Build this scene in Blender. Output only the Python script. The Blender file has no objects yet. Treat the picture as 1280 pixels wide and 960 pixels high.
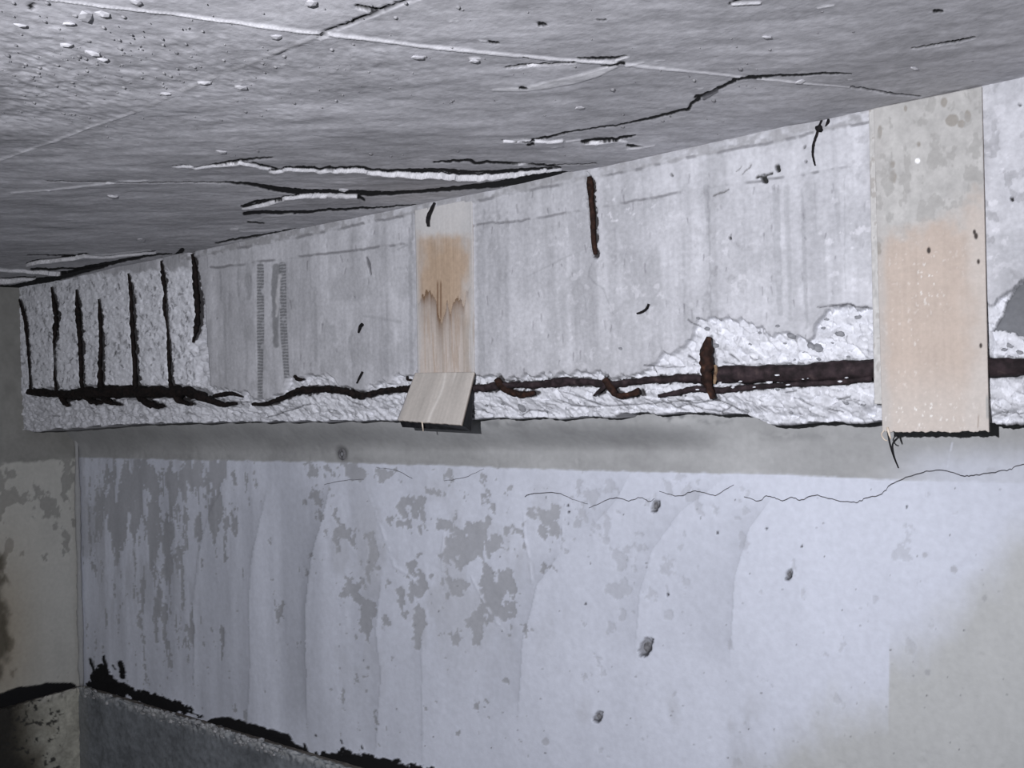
import bpy, math, random
import numpy as np
from mathutils import Matrix, Vector

# ------------------------------------------------------------------ camera
F = 1100.0                      # focal length in pixels of a 1280 x 960 frame
CX, CY = 640.0, 480.0
VPX, VPY = -915.0, 555.0        # where the lines along the beam meet in the photograph
ROLL = 0.032
H640 = VPY - ROLL * (640 - VPX)
PITCH = math.atan2(H640 - CY, F)
YAW = math.atan2(F, 640 - VPX)  # optical axis turned left of +Y
EYE = np.array([0.0, 0.0, 1.5])
fw0 = np.array([-math.sin(YAW), math.cos(YAW), 0.0])
rt0 = np.array([math.cos(YAW), math.sin(YAW), 0.0])
up0 = np.array([0, 0, 1.0])
fw = fw0 * math.cos(PITCH) + up0 * math.sin(PITCH)
up1 = -fw0 * math.sin(PITCH) + up0 * math.cos(PITCH)
rt = rt0 * math.cos(ROLL) - up1 * math.sin(ROLL)
up = rt0 * math.sin(ROLL) + up1 * math.cos(ROLL)

scene = bpy.context.scene
COL = scene.collection
cam_d = bpy.data.cameras.new('camera')
cam = bpy.data.objects.new('camera', cam_d)
COL.objects.link(cam)
cam_d.sensor_fit = 'HORIZONTAL'
cam_d.sensor_width = 36.0
cam_d.lens = 36.0 * F / 1280.0
cam_d.clip_start = 0.01
M = Matrix.Identity(4)
for i in range(3):
    M[i][0] = rt[i]; M[i][1] = up[i]; M[i][2] = -fw[i]; M[i][3] = EYE[i]
cam.matrix_world = M
scene.camera = cam

# ------------------------------------------------------------------ light and exposure
world = bpy.data.worlds.new('dim_basement_air')
scene.world = world
world.use_nodes = True
bg = world.node_tree.nodes['Background']
bg.inputs['Color'].default_value = (0.90, 0.93, 1.0, 1)
bg.inputs['Strength'].default_value = 0.048

ld = bpy.data.lights.new('hand_lamp', 'SPOT')
ld.energy = 290.0
ld.color = (0.975, 0.975, 1.04)
ld.shadow_soft_size = 0.008
ld.spot_size = math.radians(128)
ld.spot_blend = 1.0
lamp = bpy.data.objects.new('hand_lamp', ld)
COL.objects.link(lamp)
lamp.location = (-0.10, -0.45, 1.62)
aim = Vector((-1.55, 2.0, 1.76)) - Vector(lamp.location)
lamp.rotation_euler = aim.to_track_quat('-Z', 'Y').to_euler()

vs = scene.view_settings
vs.view_transform = 'Standard'
vs.look = 'None'
vs.exposure = 0.0
vs.gamma = 1.0
vs.use_curve_mapping = False

# ------------------------------------------------------------------ geometry helpers
def project(P):
    P = np.asarray(P, float) - EYE
    d = P @ fw
    return CX + F * (P @ rt) / d, CY - F * (P @ up) / d, d

def ray(u, v):
    u = np.asarray(u, float); v = np.asarray(v, float)
    return (fw[None] + ((u - CX) / F)[..., None] * rt + ((CY - v) / F)[..., None] * up)

def on(axis, val, u, v):
    """points where the sight lines through (u, v) meet the plane axis = val"""
    r = ray(np.atleast_1d(u), np.atleast_1d(v))
    t = (val - EYE[axis]) / r[:, axis]
    return EYE + r * t[:, None]

DB = 2.0                                          # front face of the beam
XL = float(on(1, DB, 25, 450)[0][0])              # left wall
DW = float(on(0, XL, 97, 548)[0][1])              # back wall
ZC = float(on(1, DB, 640, 231.5)[0][2])           # ceiling
YP = DW - 0.045                                   # front of the low plinth
ZP = float(on(1, YP, 187, 888)[0][2])             # its top
XR = 1.1
FLOOR_Z = -0.38
print('XL %.3f DW %.3f ZC %.3f ZP %.3f' % (XL, DW, ZC, ZP))

rng = np.random.RandomState(7)
TAB = {}
def vnoise(x, y, seed=0):
    if seed not in TAB:
        TAB[seed] = np.random.RandomState(seed + 100).rand(256, 256)
    T = TAB[seed]
    xi = np.floor(x).astype(np.int64); yi = np.floor(y).astype(np.int64)
    fx = x - xi; fy = y - yi
    fx = fx * fx * fx * (fx * (fx * 6 - 15) + 10); fy = fy * fy * fy * (fy * (fy * 6 - 15) + 10)
    a = T[xi & 255, yi & 255]; b = T[(xi + 1) & 255, yi & 255]
    c = T[xi & 255, (yi + 1) & 255]; d = T[(xi + 1) & 255, (yi + 1) & 255]
    return (a * (1 - fx) + b * fx) * (1 - fy) + (c * (1 - fx) + d * fx) * fy

def fbm(x, y, seed=0, octv=4, gain=0.5):
    s = 0; a = 1; t = 0
    for k in range(octv):
        s = s + a * vnoise(x * 2 ** k + 17.3 * k, y * 2 ** k + 5.1 * k, seed + k)
        t += a; a *= gain
    return s / t                                   # 0..1, mean 0.5

def cells(x, y, seed=0):
    """cellular noise: distance to nearest and second point, tilted facet height, random id"""
    if ('c', seed) not in TAB:
        TAB[('c', seed)] = np.random.RandomState(seed + 900).rand(128, 128, 6)
    T = TAB[('c', seed)]
    xi = np.floor(x).astype(np.int64); yi = np.floor(y).astype(np.int64)
    b1 = np.full(x.shape, 9.0); b2 = np.full(x.shape, 9.0)
    h = np.zeros(x.shape); rid = np.zeros(x.shape)
    for dx in (-1, 0, 1):
        for dy in (-1, 0, 1):
            t = T[(xi + dx) & 127, (yi + dy) & 127]
            px = xi + dx + t[..., 0] - x; py = yi + dy + t[..., 1] - y
            d = np.hypot(px, py)
            n = d < b1
            b2 = np.where(n, b1, np.minimum(b2, d))
            b1 = np.where(n, d, b1)
            hh = t[..., 2] + (t[..., 3] - .5) * 1.8 * px + (t[..., 4] - .5) * 1.8 * py
            h = np.where(n, hh, h); rid = np.where(n, t[..., 5], rid)
    return b1, b2, h, rid

def sstep(a, b, x):
    t = np.clip((x - a) / (b - a), 0, 1)
    return t * t * (3 - 2 * t)

def polydist(u, v, pts, w=None, pad=60):
    """distance in photo pixels to a polyline; w: width per point, returned interpolated"""
    pts = np.asarray(pts, float)
    D = np.full(u.shape, 1e3); W = np.ones(u.shape)
    m = (u > pts[:, 0].min() - pad) & (u < pts[:, 0].max() + pad) & (v > pts[:, 1].min() - pad) & (v < pts[:, 1].max() + pad)
    if not m.any():
        return D, W
    uu = u[m]; vv = v[m]
    d0 = np.full(uu.shape, 1e3); w0 = np.ones(uu.shape)
    if w is None: w = [1] * len(pts)
    for i in range(len(pts) - 1):
        a = pts[i]; b = pts[i + 1]; e = b - a
        t = np.clip(((uu - a[0]) * e[0] + (vv - a[1]) * e[1]) / (e @ e + 1e-9), 0, 1)
        d = np.hypot(uu - a[0] - t * e[0], vv - a[1] - t * e[1])
        n = d < d0
        d0 = np.where(n, d, d0); w0 = np.where(n, w[i] + t * (w[i + 1] - w[i]), w0)
    D[m] = d0; W[m] = w0
    return D, W

def near(u, v, pts, pad):
    p = np.asarray(pts, float)
    return np.nonzero((u > p[:, 0].min() - pad) & (u < p[:, 0].max() + pad) & (v > p[:, 1].min() - pad) & (v < p[:, 1].max() + pad))

def blobs(u, v, L):
    s = np.zeros(u.shape)
    for cx, cy, rx, ry, w in L:
        s = np.maximum(s, w * np.exp(-((u - cx) / rx) ** 2 - ((v - cy) / ry) ** 2))
    return s

def mix(c, col, m):
    return c + (np.asarray(col, float) - c) * np.asarray(m)[..., None]

# ------------------------------------------------------------------ materials
def surf_mat(name, rough=0.92, fine=90.0, amp=0.10, bump=0.0012, bscale=160.0, spec=0.2):
    """colour from the mesh's own pigment attribute, times fine grain, with fine relief"""
    m = bpy.data.materials.new(name); m.use_nodes = True
    nt = m.node_tree; N = nt.nodes; L = nt.links
    p = N['Principled BSDF']
    p.inputs['Roughness'].default_value = rough
    p.inputs['Specular IOR Level'].default_value = spec
    at = N.new('ShaderNodeAttribute'); at.attribute_name = 'pigment'
    tc = N.new('ShaderNodeTexCoord')
    n1 = N.new('ShaderNodeTexNoise'); n1.inputs['Scale'].default_value = fine; n1.inputs['Detail'].default_value = 5
    mr = N.new('ShaderNodeMapRange')
    mr.inputs['From Min'].default_value = .3; mr.inputs['From Max'].default_value = .7
    mr.inputs['To Min'].default_value = 1 - amp; mr.inputs['To Max'].default_value = 1 + amp
    vm = N.new('ShaderNodeVectorMath'); vm.operation = 'SCALE'
    L.new(tc.outputs['Object'], n1.inputs['Vector'])
    L.new(n1.outputs['Fac'], mr.inputs['Value'])
    L.new(at.outputs['Color'], vm.inputs[0]); L.new(mr.outputs['Result'], vm.inputs['Scale'])
    L.new(vm.outputs['Vector'], p.inputs['Base Color'])
    n2 = N.new('ShaderNodeTexNoise'); n2.inputs['Scale'].default_value = bscale; n2.inputs['Detail'].default_value = 4
    bp = N.new('ShaderNodeBump'); bp.inputs['Strength'].default_value = 0.6; bp.inputs['Distance'].default_value = bump
    L.new(tc.outputs['Object'], n2.inputs['Vector'])
    L.new(n2.outputs['Fac'], bp.inputs['Height']); L.new(bp.outputs['Normal'], p.inputs['Normal'])
    return m

def noise_mat(name, c1, c2, scale=40.0, rough=0.85, bump=0.002, metal=0.0, c3=None):
    m = bpy.data.materials.new(name); m.use_nodes = True
    nt = m.node_tree; N = nt.nodes; L = nt.links
    p = N['Principled BSDF']; p.inputs['Roughness'].default_value = rough
    p.inputs['Specular IOR Level'].default_value = 0.25
    p.inputs['Metallic'].default_value = metal
    tc = N.new('ShaderNodeTexCoord')
    n1 = N.new('ShaderNodeTexNoise'); n1.inputs['Scale'].default_value = scale; n1.inputs['Detail'].default_value = 6
    cr = N.new('ShaderNodeValToRGB')
    cr.color_ramp.elements[0].position = .38; cr.color_ramp.elements[0].color = (*c1, 1)
    cr.color_ramp.elements[1].position = .62; cr.color_ramp.elements[1].color = (*c2, 1)
    if c3:
        e = cr.color_ramp.elements.new(.72); e.color = (*c3, 1)
    bp = N.new('ShaderNodeBump'); bp.inputs['Strength'].default_value = .7; bp.inputs['Distance'].default_value = bump
    L.new(tc.outputs['Object'], n1.inputs['Vector']); L.new(n1.outputs['Fac'], cr.inputs['Fac'])
    L.new(cr.outputs['Color'], p.inputs['Base Color'])
    L.new(n1.outputs['Fac'], bp.inputs['Height']); L.new(bp.outputs['Normal'], p.inputs['Normal'])
    return m

M_CONC = surf_mat('weathered_concrete')
M_CEIL = surf_mat('concrete_soffit', amp=.12, fine=70, bump=.0013, bscale=110)
M_WALL = surf_mat('skim_plaster', amp=.05, fine=60, bump=.0006)
M_WOOD = surf_mat('plywood', amp=.05, fine=120, bump=.0005, rough=.7)
M_RUST_DARK = noise_mat('black_rust', (.004, .003, .003), (.014, .009, .008), 60)
M_RUST = noise_mat('brown_rust', (.013, .009, .010), (.034, .023, .026), 55, c3=(.055, .039, .039))
M_RUST_RED = noise_mat('red_brown_rust', (.011, .005, .0035), (.034, .015, .010), 70, c3=(.065, .03, .017))
M_WIRE = noise_mat('blackened_wire', (.003, .003, .004), (.012, .01, .011), 90)
M_PLY_EDGE = noise_mat('plywood_edge', (.20, .15, .11), (.34, .27, .20), 60)
M_SPLINTER = noise_mat('splinter_wood', (.50, .42, .34), (.68, .60, .50), 80)
M_CHIP = noise_mat('broken_concrete', (.50, .51, .54), (.74, .75, .79), 60)
M_STONE = noise_mat('grey_aggregate', (.15, .155, .17), (.26, .265, .28), 50)
M_GRIT = noise_mat('soffit_grit', (.36, .36, .38), (.46, .46, .48), 70)
M_GRIT2 = noise_mat('dull_grit', (.15, .15, .16), (.26, .26, .27), 70)
M_CRUMB = noise_mat('mortar_crumb', (.20, .205, .21), (.42, .425, .43), 45)
M_BLACK = noise_mat('matte_black', (.006, .006, .007), (.016, .016, .018), 50, rough=.6)  # for the painted shade behind the flap and the plug's socket
M_FLOOR = noise_mat('dusty_floor', (.10, .10, .10), (.17, .17, .165), 8)
M_CRACK = noise_mat('crack_dark', (.06, .06, .07), (.13, .13, .14), 50)
M_PLUG = noise_mat('grey_plug', (.10, .10, .105), (.22, .22, .23), 60)
M_ORANGE = noise_mat('orange_scale', (.07, .035, .02), (.27, .19, .12), 60)

# ------------------------------------------------------------------ object helpers
def link(name, me, mat, parent=None):
    o = bpy.data.objects.new(name, me); COL.objects.link(o)
    if mat: me.materials.append(mat)
    if parent: o.parent = parent
    return o

def tag(o, label=None, cat=None, group=None, kind=None):
    if label: o['label'] = label
    if cat: o['category'] = cat
    if group: o['group'] = group
    if kind: o['kind'] = kind
    return o

def mesh_np(name, V, Fq, colr=None, smooth=True):
    me = bpy.data.meshes.new(name)
    V = np.ascontiguousarray(V, np.float32); Fq = np.ascontiguousarray(Fq, np.int32)
    n = len(Fq); k = Fq.shape[1]
    me.vertices.add(len(V)); me.vertices.foreach_set('co', V.ravel())
    me.loops.add(n * k); me.loops.foreach_set('vertex_index', Fq.ravel())
    me.polygons.add(n); me.polygons.foreach_set('loop_start', np.arange(0, n * k, k, dtype=np.int32))
    me.update(calc_edges=True)
    me.polygons.foreach_set('use_smooth', np.full(n, smooth, bool))
    if colr is not None:
        a = me.attributes.new('pigment', 'FLOAT_COLOR', 'POINT')
        c = np.ones((len(V), 4), np.float32); c[:, :3] = np.clip(colr, 0, 1)
        a.data.foreach_set('color', c.ravel())
    return me

def quads(r, c, flip=False):
    i = np.arange(r * c).reshape(r, c)
    q = np.stack([i[:-1, :-1], i[:-1, 1:], i[1:, 1:], i[1:, :-1]], -1).reshape(-1, 4)
    return q[:, ::-1] if flip else q

def catmull(P, n):
    P = [np.asarray(p, float) for p in P]
    Q = [2 * P[0] - P[1]] + P + [2 * P[-1] - P[-2]]
    out = []
    for i in range(1, len(Q) - 2):
        for t in np.linspace(0, 1, n, endpoint=False):
            a, b, c, d = Q[i - 1:i + 3]
            out.append(.5 * ((2 * b) + (c - a) * t + (2 * a - 5 * b + 4 * c - d) * t * t + (3 * b - a - 3 * c + d) * t ** 3))
    out.append(P[-1])
    return np.array(out)

def tube(name, P, R, mat, parent=None, n=6, sides=10, rough=.25, seed=0, squash=1.0, fr=2.2):
    """rough corroded bar along P with radius R per point, ends closed"""
    P = np.asarray(P, float); R = np.asarray(R, float)
    PR = catmull([np.append(p, r) for p, r in zip(P, R)], n)
    C, RR = PR[:, :3], np.maximum(PR[:, 3], .0004)
    T = np.gradient(C, axis=0); T /= np.linalg.norm(T, axis=1)[:, None] + 1e-12
    A = np.array([0, 1.0, 0])
    B1 = np.cross(T, A); ln = np.linalg.norm(B1, axis=1)
    B1[ln < .1] = np.cross(T[ln < .1], [1.0, 0, 0])
    B1 /= np.linalg.norm(B1, axis=1)[:, None]
    B2 = np.cross(T, B1)
    m = len(C); s = np.concatenate([[0], np.cumsum(np.linalg.norm(np.diff(C, axis=0), axis=1))])
    th = np.linspace(0, 2 * np.pi, sides, endpoint=False)
    S, TH = np.meshgrid(s, th, indexing='ij')
    rr = RR[:, None] * (1 + rough * 2 * (fbm(S / (RR.mean() * fr) + 31 * seed, np.abs(TH - np.pi) * 1.1 + 9, seed + 40, 3) - .5))
    V = C[:, None] + rr[..., None] * (np.cos(TH)[..., None] * B1[:, None] + squash * np.sin(TH)[..., None] * B2[:, None])
    V = V.reshape(-1, 3)
    i = np.arange(m * sides).reshape(m, sides); j = np.roll(i, -1, 1)
    q = np.stack([i[:-1], j[:-1], j[1:], i[1:]], -1).reshape(-1, 4)
    me = bpy.data.meshes.new(name)
    faces = q.tolist() + [list(range(sides))[::-1], [(m - 1) * sides + k for k in range(sides)]]
    me.from_pydata(V.tolist(), [], faces); me.update()
    me.polygons.foreach_set('use_smooth', np.ones(len(faces), bool))
    return link(name, me, mat, parent)

def lump(name, c, r, mat, parent=None, seed=0, sub=1, jag=.35):
    """small broken stone: an icosphere knocked out of round; r = three half sizes"""
    import bmesh
    bm = bmesh.new(); bmesh.ops.create_icosphere(bm, subdivisions=sub, radius=1)
    rg = np.random.RandomState(seed)
    for v in bm.verts:
        k = 1 + jag * (rg.rand() - .5) * 2
        v.co = Vector((v.co.x * r[0] * k, v.co.y * r[1] * k, v.co.z * r[2] * k))
    me = bpy.data.meshes.new(name); bm.to_mesh(me); bm.free()
    o = link(name, me, mat, parent); o.location = c
    return o

def pxcols(D, u0, u1, step, xr):
    """X positions along a plane y = D, close where the lens sees them close"""
    us = np.arange(u0, u1, step)
    X = on(1, D, us, np.full(us.shape, 480.0))[:, 0]
    X = X[(X > XL + 1e-3) & (X < xr)]
    X = np.concatenate([[XL], X, np.linspace(X[-1], xr, 26)[1:]])
    return X

# ================================================================== CEILING
X = pxcols(DB, 20, 1310, 1.25, XR)
Y = np.concatenate([np.linspace(-1.2, .42, 14)[:-1], np.linspace(.42, 1.2, 157)[:-1], np.linspace(1.2, 1.6, 101)[:-1], np.linspace(1.6, DB + .03, 136)])
XX, YY = np.meshgrid(X, Y, indexing='xy')
P0 = np.stack([XX, YY, np.full(XX.shape, ZC)], -1)
u, v, dep = project(P0)
bad = dep < .25
u = np.where(bad, -9e3, u); v = np.where(bad, -9e3, v)
pxm = dep / F                                       # metres per photo pixel at that depth
# hand-floated surface
a = (XX * .81 + YY * .58); b = (-XX * .58 + YY * .81)
wav = fbm(a * 3, b * 7, 1, 4)
hz = (wav - .5) * .010 + (fbm(a * 16, b * 30, 5, 4) - .5) * .0022
gritty = blobs(u, v, [(60, 100, 150, 75, 1), (240, 90, 230, 60, .6), (450, 75, 120, 40, .5), (300, 145, 150, 40, .35)])
hz = hz + gritty * (fbm(a * 70, b * 70, 9, 3) - .5) * .0045
tone = .95 + .55 * (fbm(a * 4, b * 9, 21, 4) - .5) + .35 * (fbm(a * 22, b * 50, 25, 3) - .5) + .9 * gritty * (fbm(a * 75, b * 90, 29, 3) - .44)
cc = np.array([.50, .50, .525])[None, None] * tone[..., None]
jit = (fbm(u / 7, u * 0 + 3, 61, 3) - .5) * 3.0
jit2 = -jit

WHITE = (.80, .80, .83); CRACK_SHADE = (.010, .010, .011)  # lit broken edges and unlit crack insides, put into the pigment
def lip(pts, hpx, fall=22.0, dark=0.0, jag=1.0):
    """a delaminated sheet sags below the crack: its broken edge faces the room"""
    global hz, cc
    pts = np.asarray(pts, float)
    vc = np.interp(u, pts[:, 0], pts[:, 1]) + jit * jag
    h = np.interp(u, pts[:, 0], hpx)
    h = np.where((u < pts[0, 0]) | (u > pts[-1, 0]), 0, h) * (.85 + .3 * fbm(u / 16, u * 0, 77, 2))
    s = v - vc
    drop = np.where(s > 0, np.exp(-np.maximum(s, 0) / fall), 0) * h * pxm * .72
    hz = hz + drop
    w = np.where((s > -1.6) & (s < 1.3) & (h > .25), 1.0, 0) * np.clip(h / 1.5, .35, 1)
    cc = mix(cc, WHITE, w)
    if dark > 0:
        dk = dark * np.clip(.35 + 1.2 * fbm(u / 20, u * 0 + 4, 81, 2), 0, 1.3)
        m = (s < -1.0) & (s > -1.0 - dk) & (h > .4)
        cc = mix(cc, CRACK_SHADE, m * 1.0); hz = hz - np.where(m, .0015, 0)
def gap(pts, w, depth=.0018, colr=CRACK_SHADE, jag=.6):
    """an open crack, its unlit inside painted dark"""
    global hz, cc
    I = near(u, v, pts, max(w) + 8)
    if not len(I[0]): return
    a_, b_ = u[I], v[I]
    d, ww = polydist(a_, b_ + jit2[I] * jag + 1.2 * (fbm(a_ / 3, b_ / 3, 67, 2) - .5), pts, w)
    m = sstep(ww * .5 + .9, ww * .5 - .1, d)
    hz[I] = hz[I] - m * min(depth, .004); cc[I] = mix(cc[I], colr, m)
def fin(pts, w, height=.003, colr=WHITE, k=.8, jag=.35, broken=0.0):
    """a raised mortar fin squeezed out between the form boards"""
    global hz, cc
    I = near(u, v, pts, max(w) + 8)
    if not len(I[0]): return
    a_, b_ = u[I], v[I]
    d, ww = polydist(a_, b_ + jit2[I] * jag, pts, w)
    m = sstep(ww * .5 + .8, ww * .5 - .5, d)
    if broken: m = m * sstep(broken - .1, broken + .1, fbm(a_ / 14, b_ / 14, 91, 3))
    hz[I] = hz[I] + m * height * .38; cc[I] = mix(cc[I], colr, m * k)

# fins and board joints
fin([(40, -1), (160, 12), (400, 42), (560, 62), (700, 76), (772, 80)], [1.4, 2.0, 3.2, 3.6, 3.4, 3.0], .006)
fin([(772, 81), (860, 90), (920, 97), (1010, 104), (1064, 109)], [3.2, 2.6, 2.2, 1.8, 1], .004, k=.65)
gap([(1064, 109), (1100, 114), (1150, 121)], [1.4, 1.6, 1.2], .004, (.05, .05, .055))
fin([(-10, 204), (60, 178), (166, 140)], [2, 2, 1.6], .004, (.75, .75, .78), .85)
fin([(166, 140), (240, 108), (330, 72), (372, 55)], [1.2, 2.6, 3.4, 3.6], .004, (.42, .42, .43), .55, broken=.42)
fin([(330, 72), (400, 44)], [3.5, 3.5], .003, (.36, .36, .37), .5)
gap([(396, 46), (420, 36), (448, 26), (475, 15), (505, 5), (530, -4)], [1.6, 1.8, 2.4, 2.8, 3, 3], .008, (.02, .02, .022))
gap([(447, 11), (463, 13)], [3, 4], .004, (.05, .05, .05)); gap([(463, 13), (478, 15)], [4, 2], .006)
fin([(400, 50), (412, 47)], [3, 2], .004)
# long sagging sheet left of centre
lip([(215, 209), (232, 208), (247, 210), (262, 207), (285, 205), (297, 203), (312, 205), (328, 210), (345, 213)],
    [.6, 1.6, 1.6, 2, 3, 4, 3.4, 2.2, 1.2], 14, .8)
lip([(336, 214), (345, 215), (360, 212), (378, 212), (392, 212), (398, 215), (412, 212), (440, 212), (455, 213), (470, 215), (485, 216),
     (500, 216), (520, 217), (545, 217), (560, 219), (580, 221), (600, 221), (615, 220), (640, 217), (660, 216), (678, 214), (702, 212)],
    [1, 2.6, 3.2, 3.2, 2.4, 3.4, 4, 4.2, 4.2, 5, 6, 7, 8, 8, 8.5, 8.5, 8.5, 8, 7, 5.5, 4, 1], 16, 2.6)
gap([(266, 205), (285, 203), (300, 201), (318, 199), (340, 198)], [1.5, 2.4, 2.2, 1.8, 1])
gap([(316, 204), (330, 207.5), (346, 212)], [2, 2.4, 2])
gap([(400, 212), (430, 209.5), (455, 209.5), (465, 212), (488, 213)], [1, 2, 2, 2.4, 2])
gap([(488, 213), (520, 212.5), (545, 212.5), (560, 214), (590, 216.5), (620, 215), (650, 212.5), (690, 210.5)], [3, 4, 4, 3.4, 2.6, 2, 2, 1.2])
gap([(542, 203), (565, 202), (588, 201), (594, 205), (610, 203), (630, 204), (660, 206), (692, 208)], [1, 2.6, 2.8, 3, 3, 2.6, 2, 1.4])
gap([(680, 207), (700, 209)], [3, 1.5]); fin([(682, 206), (698, 206)], [2, 1.6])
gap([(640, 206), (700, 206), (745, 203)], [1.2, 1, .8], .005, (.05, .05, .05))
# the black gap below it
gap([(60, 227), (200, 228), (280, 229)], [.6, .8, 1], .004, (.06, .06, .06))
gap([(280, 229), (310, 230), (335, 234), (360, 238), (385, 240), (420, 241), (455, 242), (490, 242), (520, 239), (550, 236), (580, 232),
     (620, 228), (655, 223), (690, 219), (715, 217)], [1.2, 2.6, 4.6, 6, 7, 7.5, 7, 5, 5, 6, 7.5, 10, 11, 9, 4], .003)
lip([(302, 260), (316, 256), (335, 252), (352, 247), (375, 244), (384, 243)], [1.4, 3.6, 4.4, 4.2, 3.8, 3.4], 12, 1.8)
lip([(408, 244), (430, 244), (449, 246)], [2, 3.2, 2.6], 10)
lip([(384, 243), (408, 244)], [4, 4], 12)
gap([(302, 257), (318, 251), (335, 249), (352, 247)], [2, 3, 2.4, 1.2])
gap([(448, 246), (455, 250)], [3, 2.5])
gap([(306, 267), (315, 265), (330, 264), (355, 266), (385, 265), (410, 262), (440, 261), (480, 259), (520, 256)], [5, 6, 5.5, 5, 4, 3, 2, 1.2, .8])
fin([(310, 276), (322, 275), (330, 271), (345, 270), (366, 268)], [2, 3, 2.5, 1.6, 1.6], .004, (.6, .6, .62))
fin([(289, 287), (297, 286)], [2, 2]); fin([(300, 289), (330, 288), (358, 286)], [1, 1.6, 1.2], .003)
gap([(310, 278), (330, 279)], [1.4, 1])
# far left
fin([(14, 241), (45, 239), (62, 238)], [1, 1.6, 1.2], .004); fin([(60, 238), (92, 234), (130, 230), (150, 226), (182, 225)], [1, 2, 2, 2.2, 1.4], .004)
fin([(182, 225), (228, 227)], [1, .7], .002, k=.4)
gap([(35, 319), (80, 320), (110, 318)], [1, 1.2, 1], .004)
lip([(33, 331), (40, 328), (60, 326), (80, 323), (105, 320), (130, 321), (160, 318), (195, 315)], [2, 5, 5, 5, 3.4, 2.4, 2.6, 1.6], 8, 1.2, .4)
fin([(105, 320), (150, 317), (188, 313)], [1.2, 2, 1.4], .004)
lip([(-12, 336), (20, 337), (40, 338), (60, 339), (75, 341), (100, 336), (135, 332)], [2, 3.6, 4.6, 6, 6, 4, 1.6], 8, 0, .4)
gap([(40, 335), (60, 336), (80, 335), (108, 335)], [4, 3.5, 2, 1.4])
lip([(-30, 350), (0, 350), (25, 348), (45, 347)], [6, 7, 5, 2], 8, 1.8, .4)
gap([(-30, 362), (0, 358), (20, 357), (40, 353), (75, 345), (110, 336), (140, 329), (165, 323), (190, 319), (214, 318)],
    [8, 8, 9, 8.5, 7.5, 7, 5.5, 4.4, 3, 2], .004)
gap([(228, 313), (220, 320)], [5, 5])
gap([(270, 303), (320, 295), (370, 287)], [2, 2.4, 1.6], .006, (.03, .03, .03))
# right-hand crack
gap([(628, 174), (664, 177)], [.6, 1], .003)
gap([(664, 176), (672, 174), (700, 168), (722, 163), (750, 159), (775, 157), (800, 151), (840, 143), (861, 138)],
    [3, 3, 1.6, 1.6, 1.6, 1.6, 2.2, 2.8, 3])
gap([(861, 138), (864, 131), (874, 125)], [3.4, 3.4, 3.8]); gap([(869, 123), (880, 121), (898, 112), (905, 109), (919, 102)], [2.6, 3.4, 3.2, 3.4, 3.4])
gap([(917, 101), (935, 98), (960, 96), (1000, 94), (1030, 92), (1064, 92)], [3.4, 3.4, 2.8, 2.4, 2, 1])
fin([(880, 124), (896, 115)], [4, 4], .003, (.10, .10, .11))
lip([(629, 175), (650, 175), (664, 175)], [1.6, 2.2, 2], 10, 0, .3); lip([(668, 176), (690, 176), (704, 175)], [2.2, 3.4, 2.2], 10, 0, .3)
fin([(708, 177), (725, 175)], [1.8, 1.6], .004)
lip([(730, 178), (745, 178), (760, 176), (772, 176), (784, 178)], [2.6, 4.4, 4, 2.4, 1], 10, 0, .3)
gap([(727, 177), (750, 175), (770, 175), (780, 173), (794, 170)], [2.4, 3.2, 2.6, 2.8, 1.4])
gap([(784, 182), (792, 183), (803, 183)], [2, 3, 1.4]); fin([(784, 186), (805, 183), (818, 181)], [1.4, 1.8, 1.2], .003)
gap([(660, 180), (667, 180)], [3, 2])
# flat scab by the long fin
fin([(616, 113), (640, 112), (660, 111), (690, 106), (715, 101), (745, 93), (770, 84)], [3, 4, 5, 9, 10, 8, 4], .004, (.66, .66, .68), .85, jag=.2)
gap([(650, 110), (658, 110)], [2, 2]); gap([(752, 85), (765, 83), (772, 80), (780, 81)], [1.6, 2.4, 3, 3])
gap([(722, 74), (750, 75), (770, 74), (784, 72)], [1, 3, 2.6, 1.4]); fin([(770, 77), (786, 72)], [2.4, 2], .003)
gap([(632, 86), (650, 84), (690, 82), (718, 79)], [.8, 2, 1.6, 2.6], .006, (.05, .05, .05)); fin([(660, 84), (675, 83)], [2.4, 2.4])
fin([(782, 84), (805, 79)], [2, 1.2], .003, k=.5)
for (x0, y0, x1, y1, w) in [(612, 53, 623, 54, 3.6), (674, 30, 682, 31, 4.2), (1168, 15, 1178, 15, 3.4), (655, 73, 661, 74, 2)]:
    gap([(x0, y0), (x1, y1)], [w, w * .7])
gap([(38, 10), (42, 6)], [6, 3])
fin([(600, 51), (608, 52)], [2, 1.5], .004); fin([(588, 75), (600, 74)], [3, 2], .005)
gap([(912, 4), (925, -2)], [2.4, 3]); fin([(915, 4), (950, 2)], [3, 3], .006); fin([(1022, 10), (1042, 6)], [2, 2], .003)
gap([(1170, 56), (1190, 52), (1210, 49), (1218, 47)], [1.2, 2.4, 2.4, 1.2], .006); gap([(1140, 60), (1175, 55)], [.8, 1.2], .003, (.06, .06, .06))
rg = np.random.RandomState(3)
for k in range(16):
    pu, pv = rg.uniform(20, 1250), rg.uniform(20, 230)
    l = rg.uniform(4, 16)
    (fin if k % 5 else gap)([(pu, pv), (pu + l, pv - .12 * l)], [1.0, .5], .002)
P0[..., 2] = ZC - hz
P0[..., 2] = np.where(YY > DB + .015, ZC + .03, P0[..., 2])
me = mesh_np('ceiling', P0.reshape(-1, 3), quads(*XX.shape, flip=True), cc.reshape(-1, 3))
ceiling = link('ceiling', me, M_CEIL)
tag(ceiling, 'rough grey concrete ceiling slab with black and white cracks and thin mortar fins', kind='structure')

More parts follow.
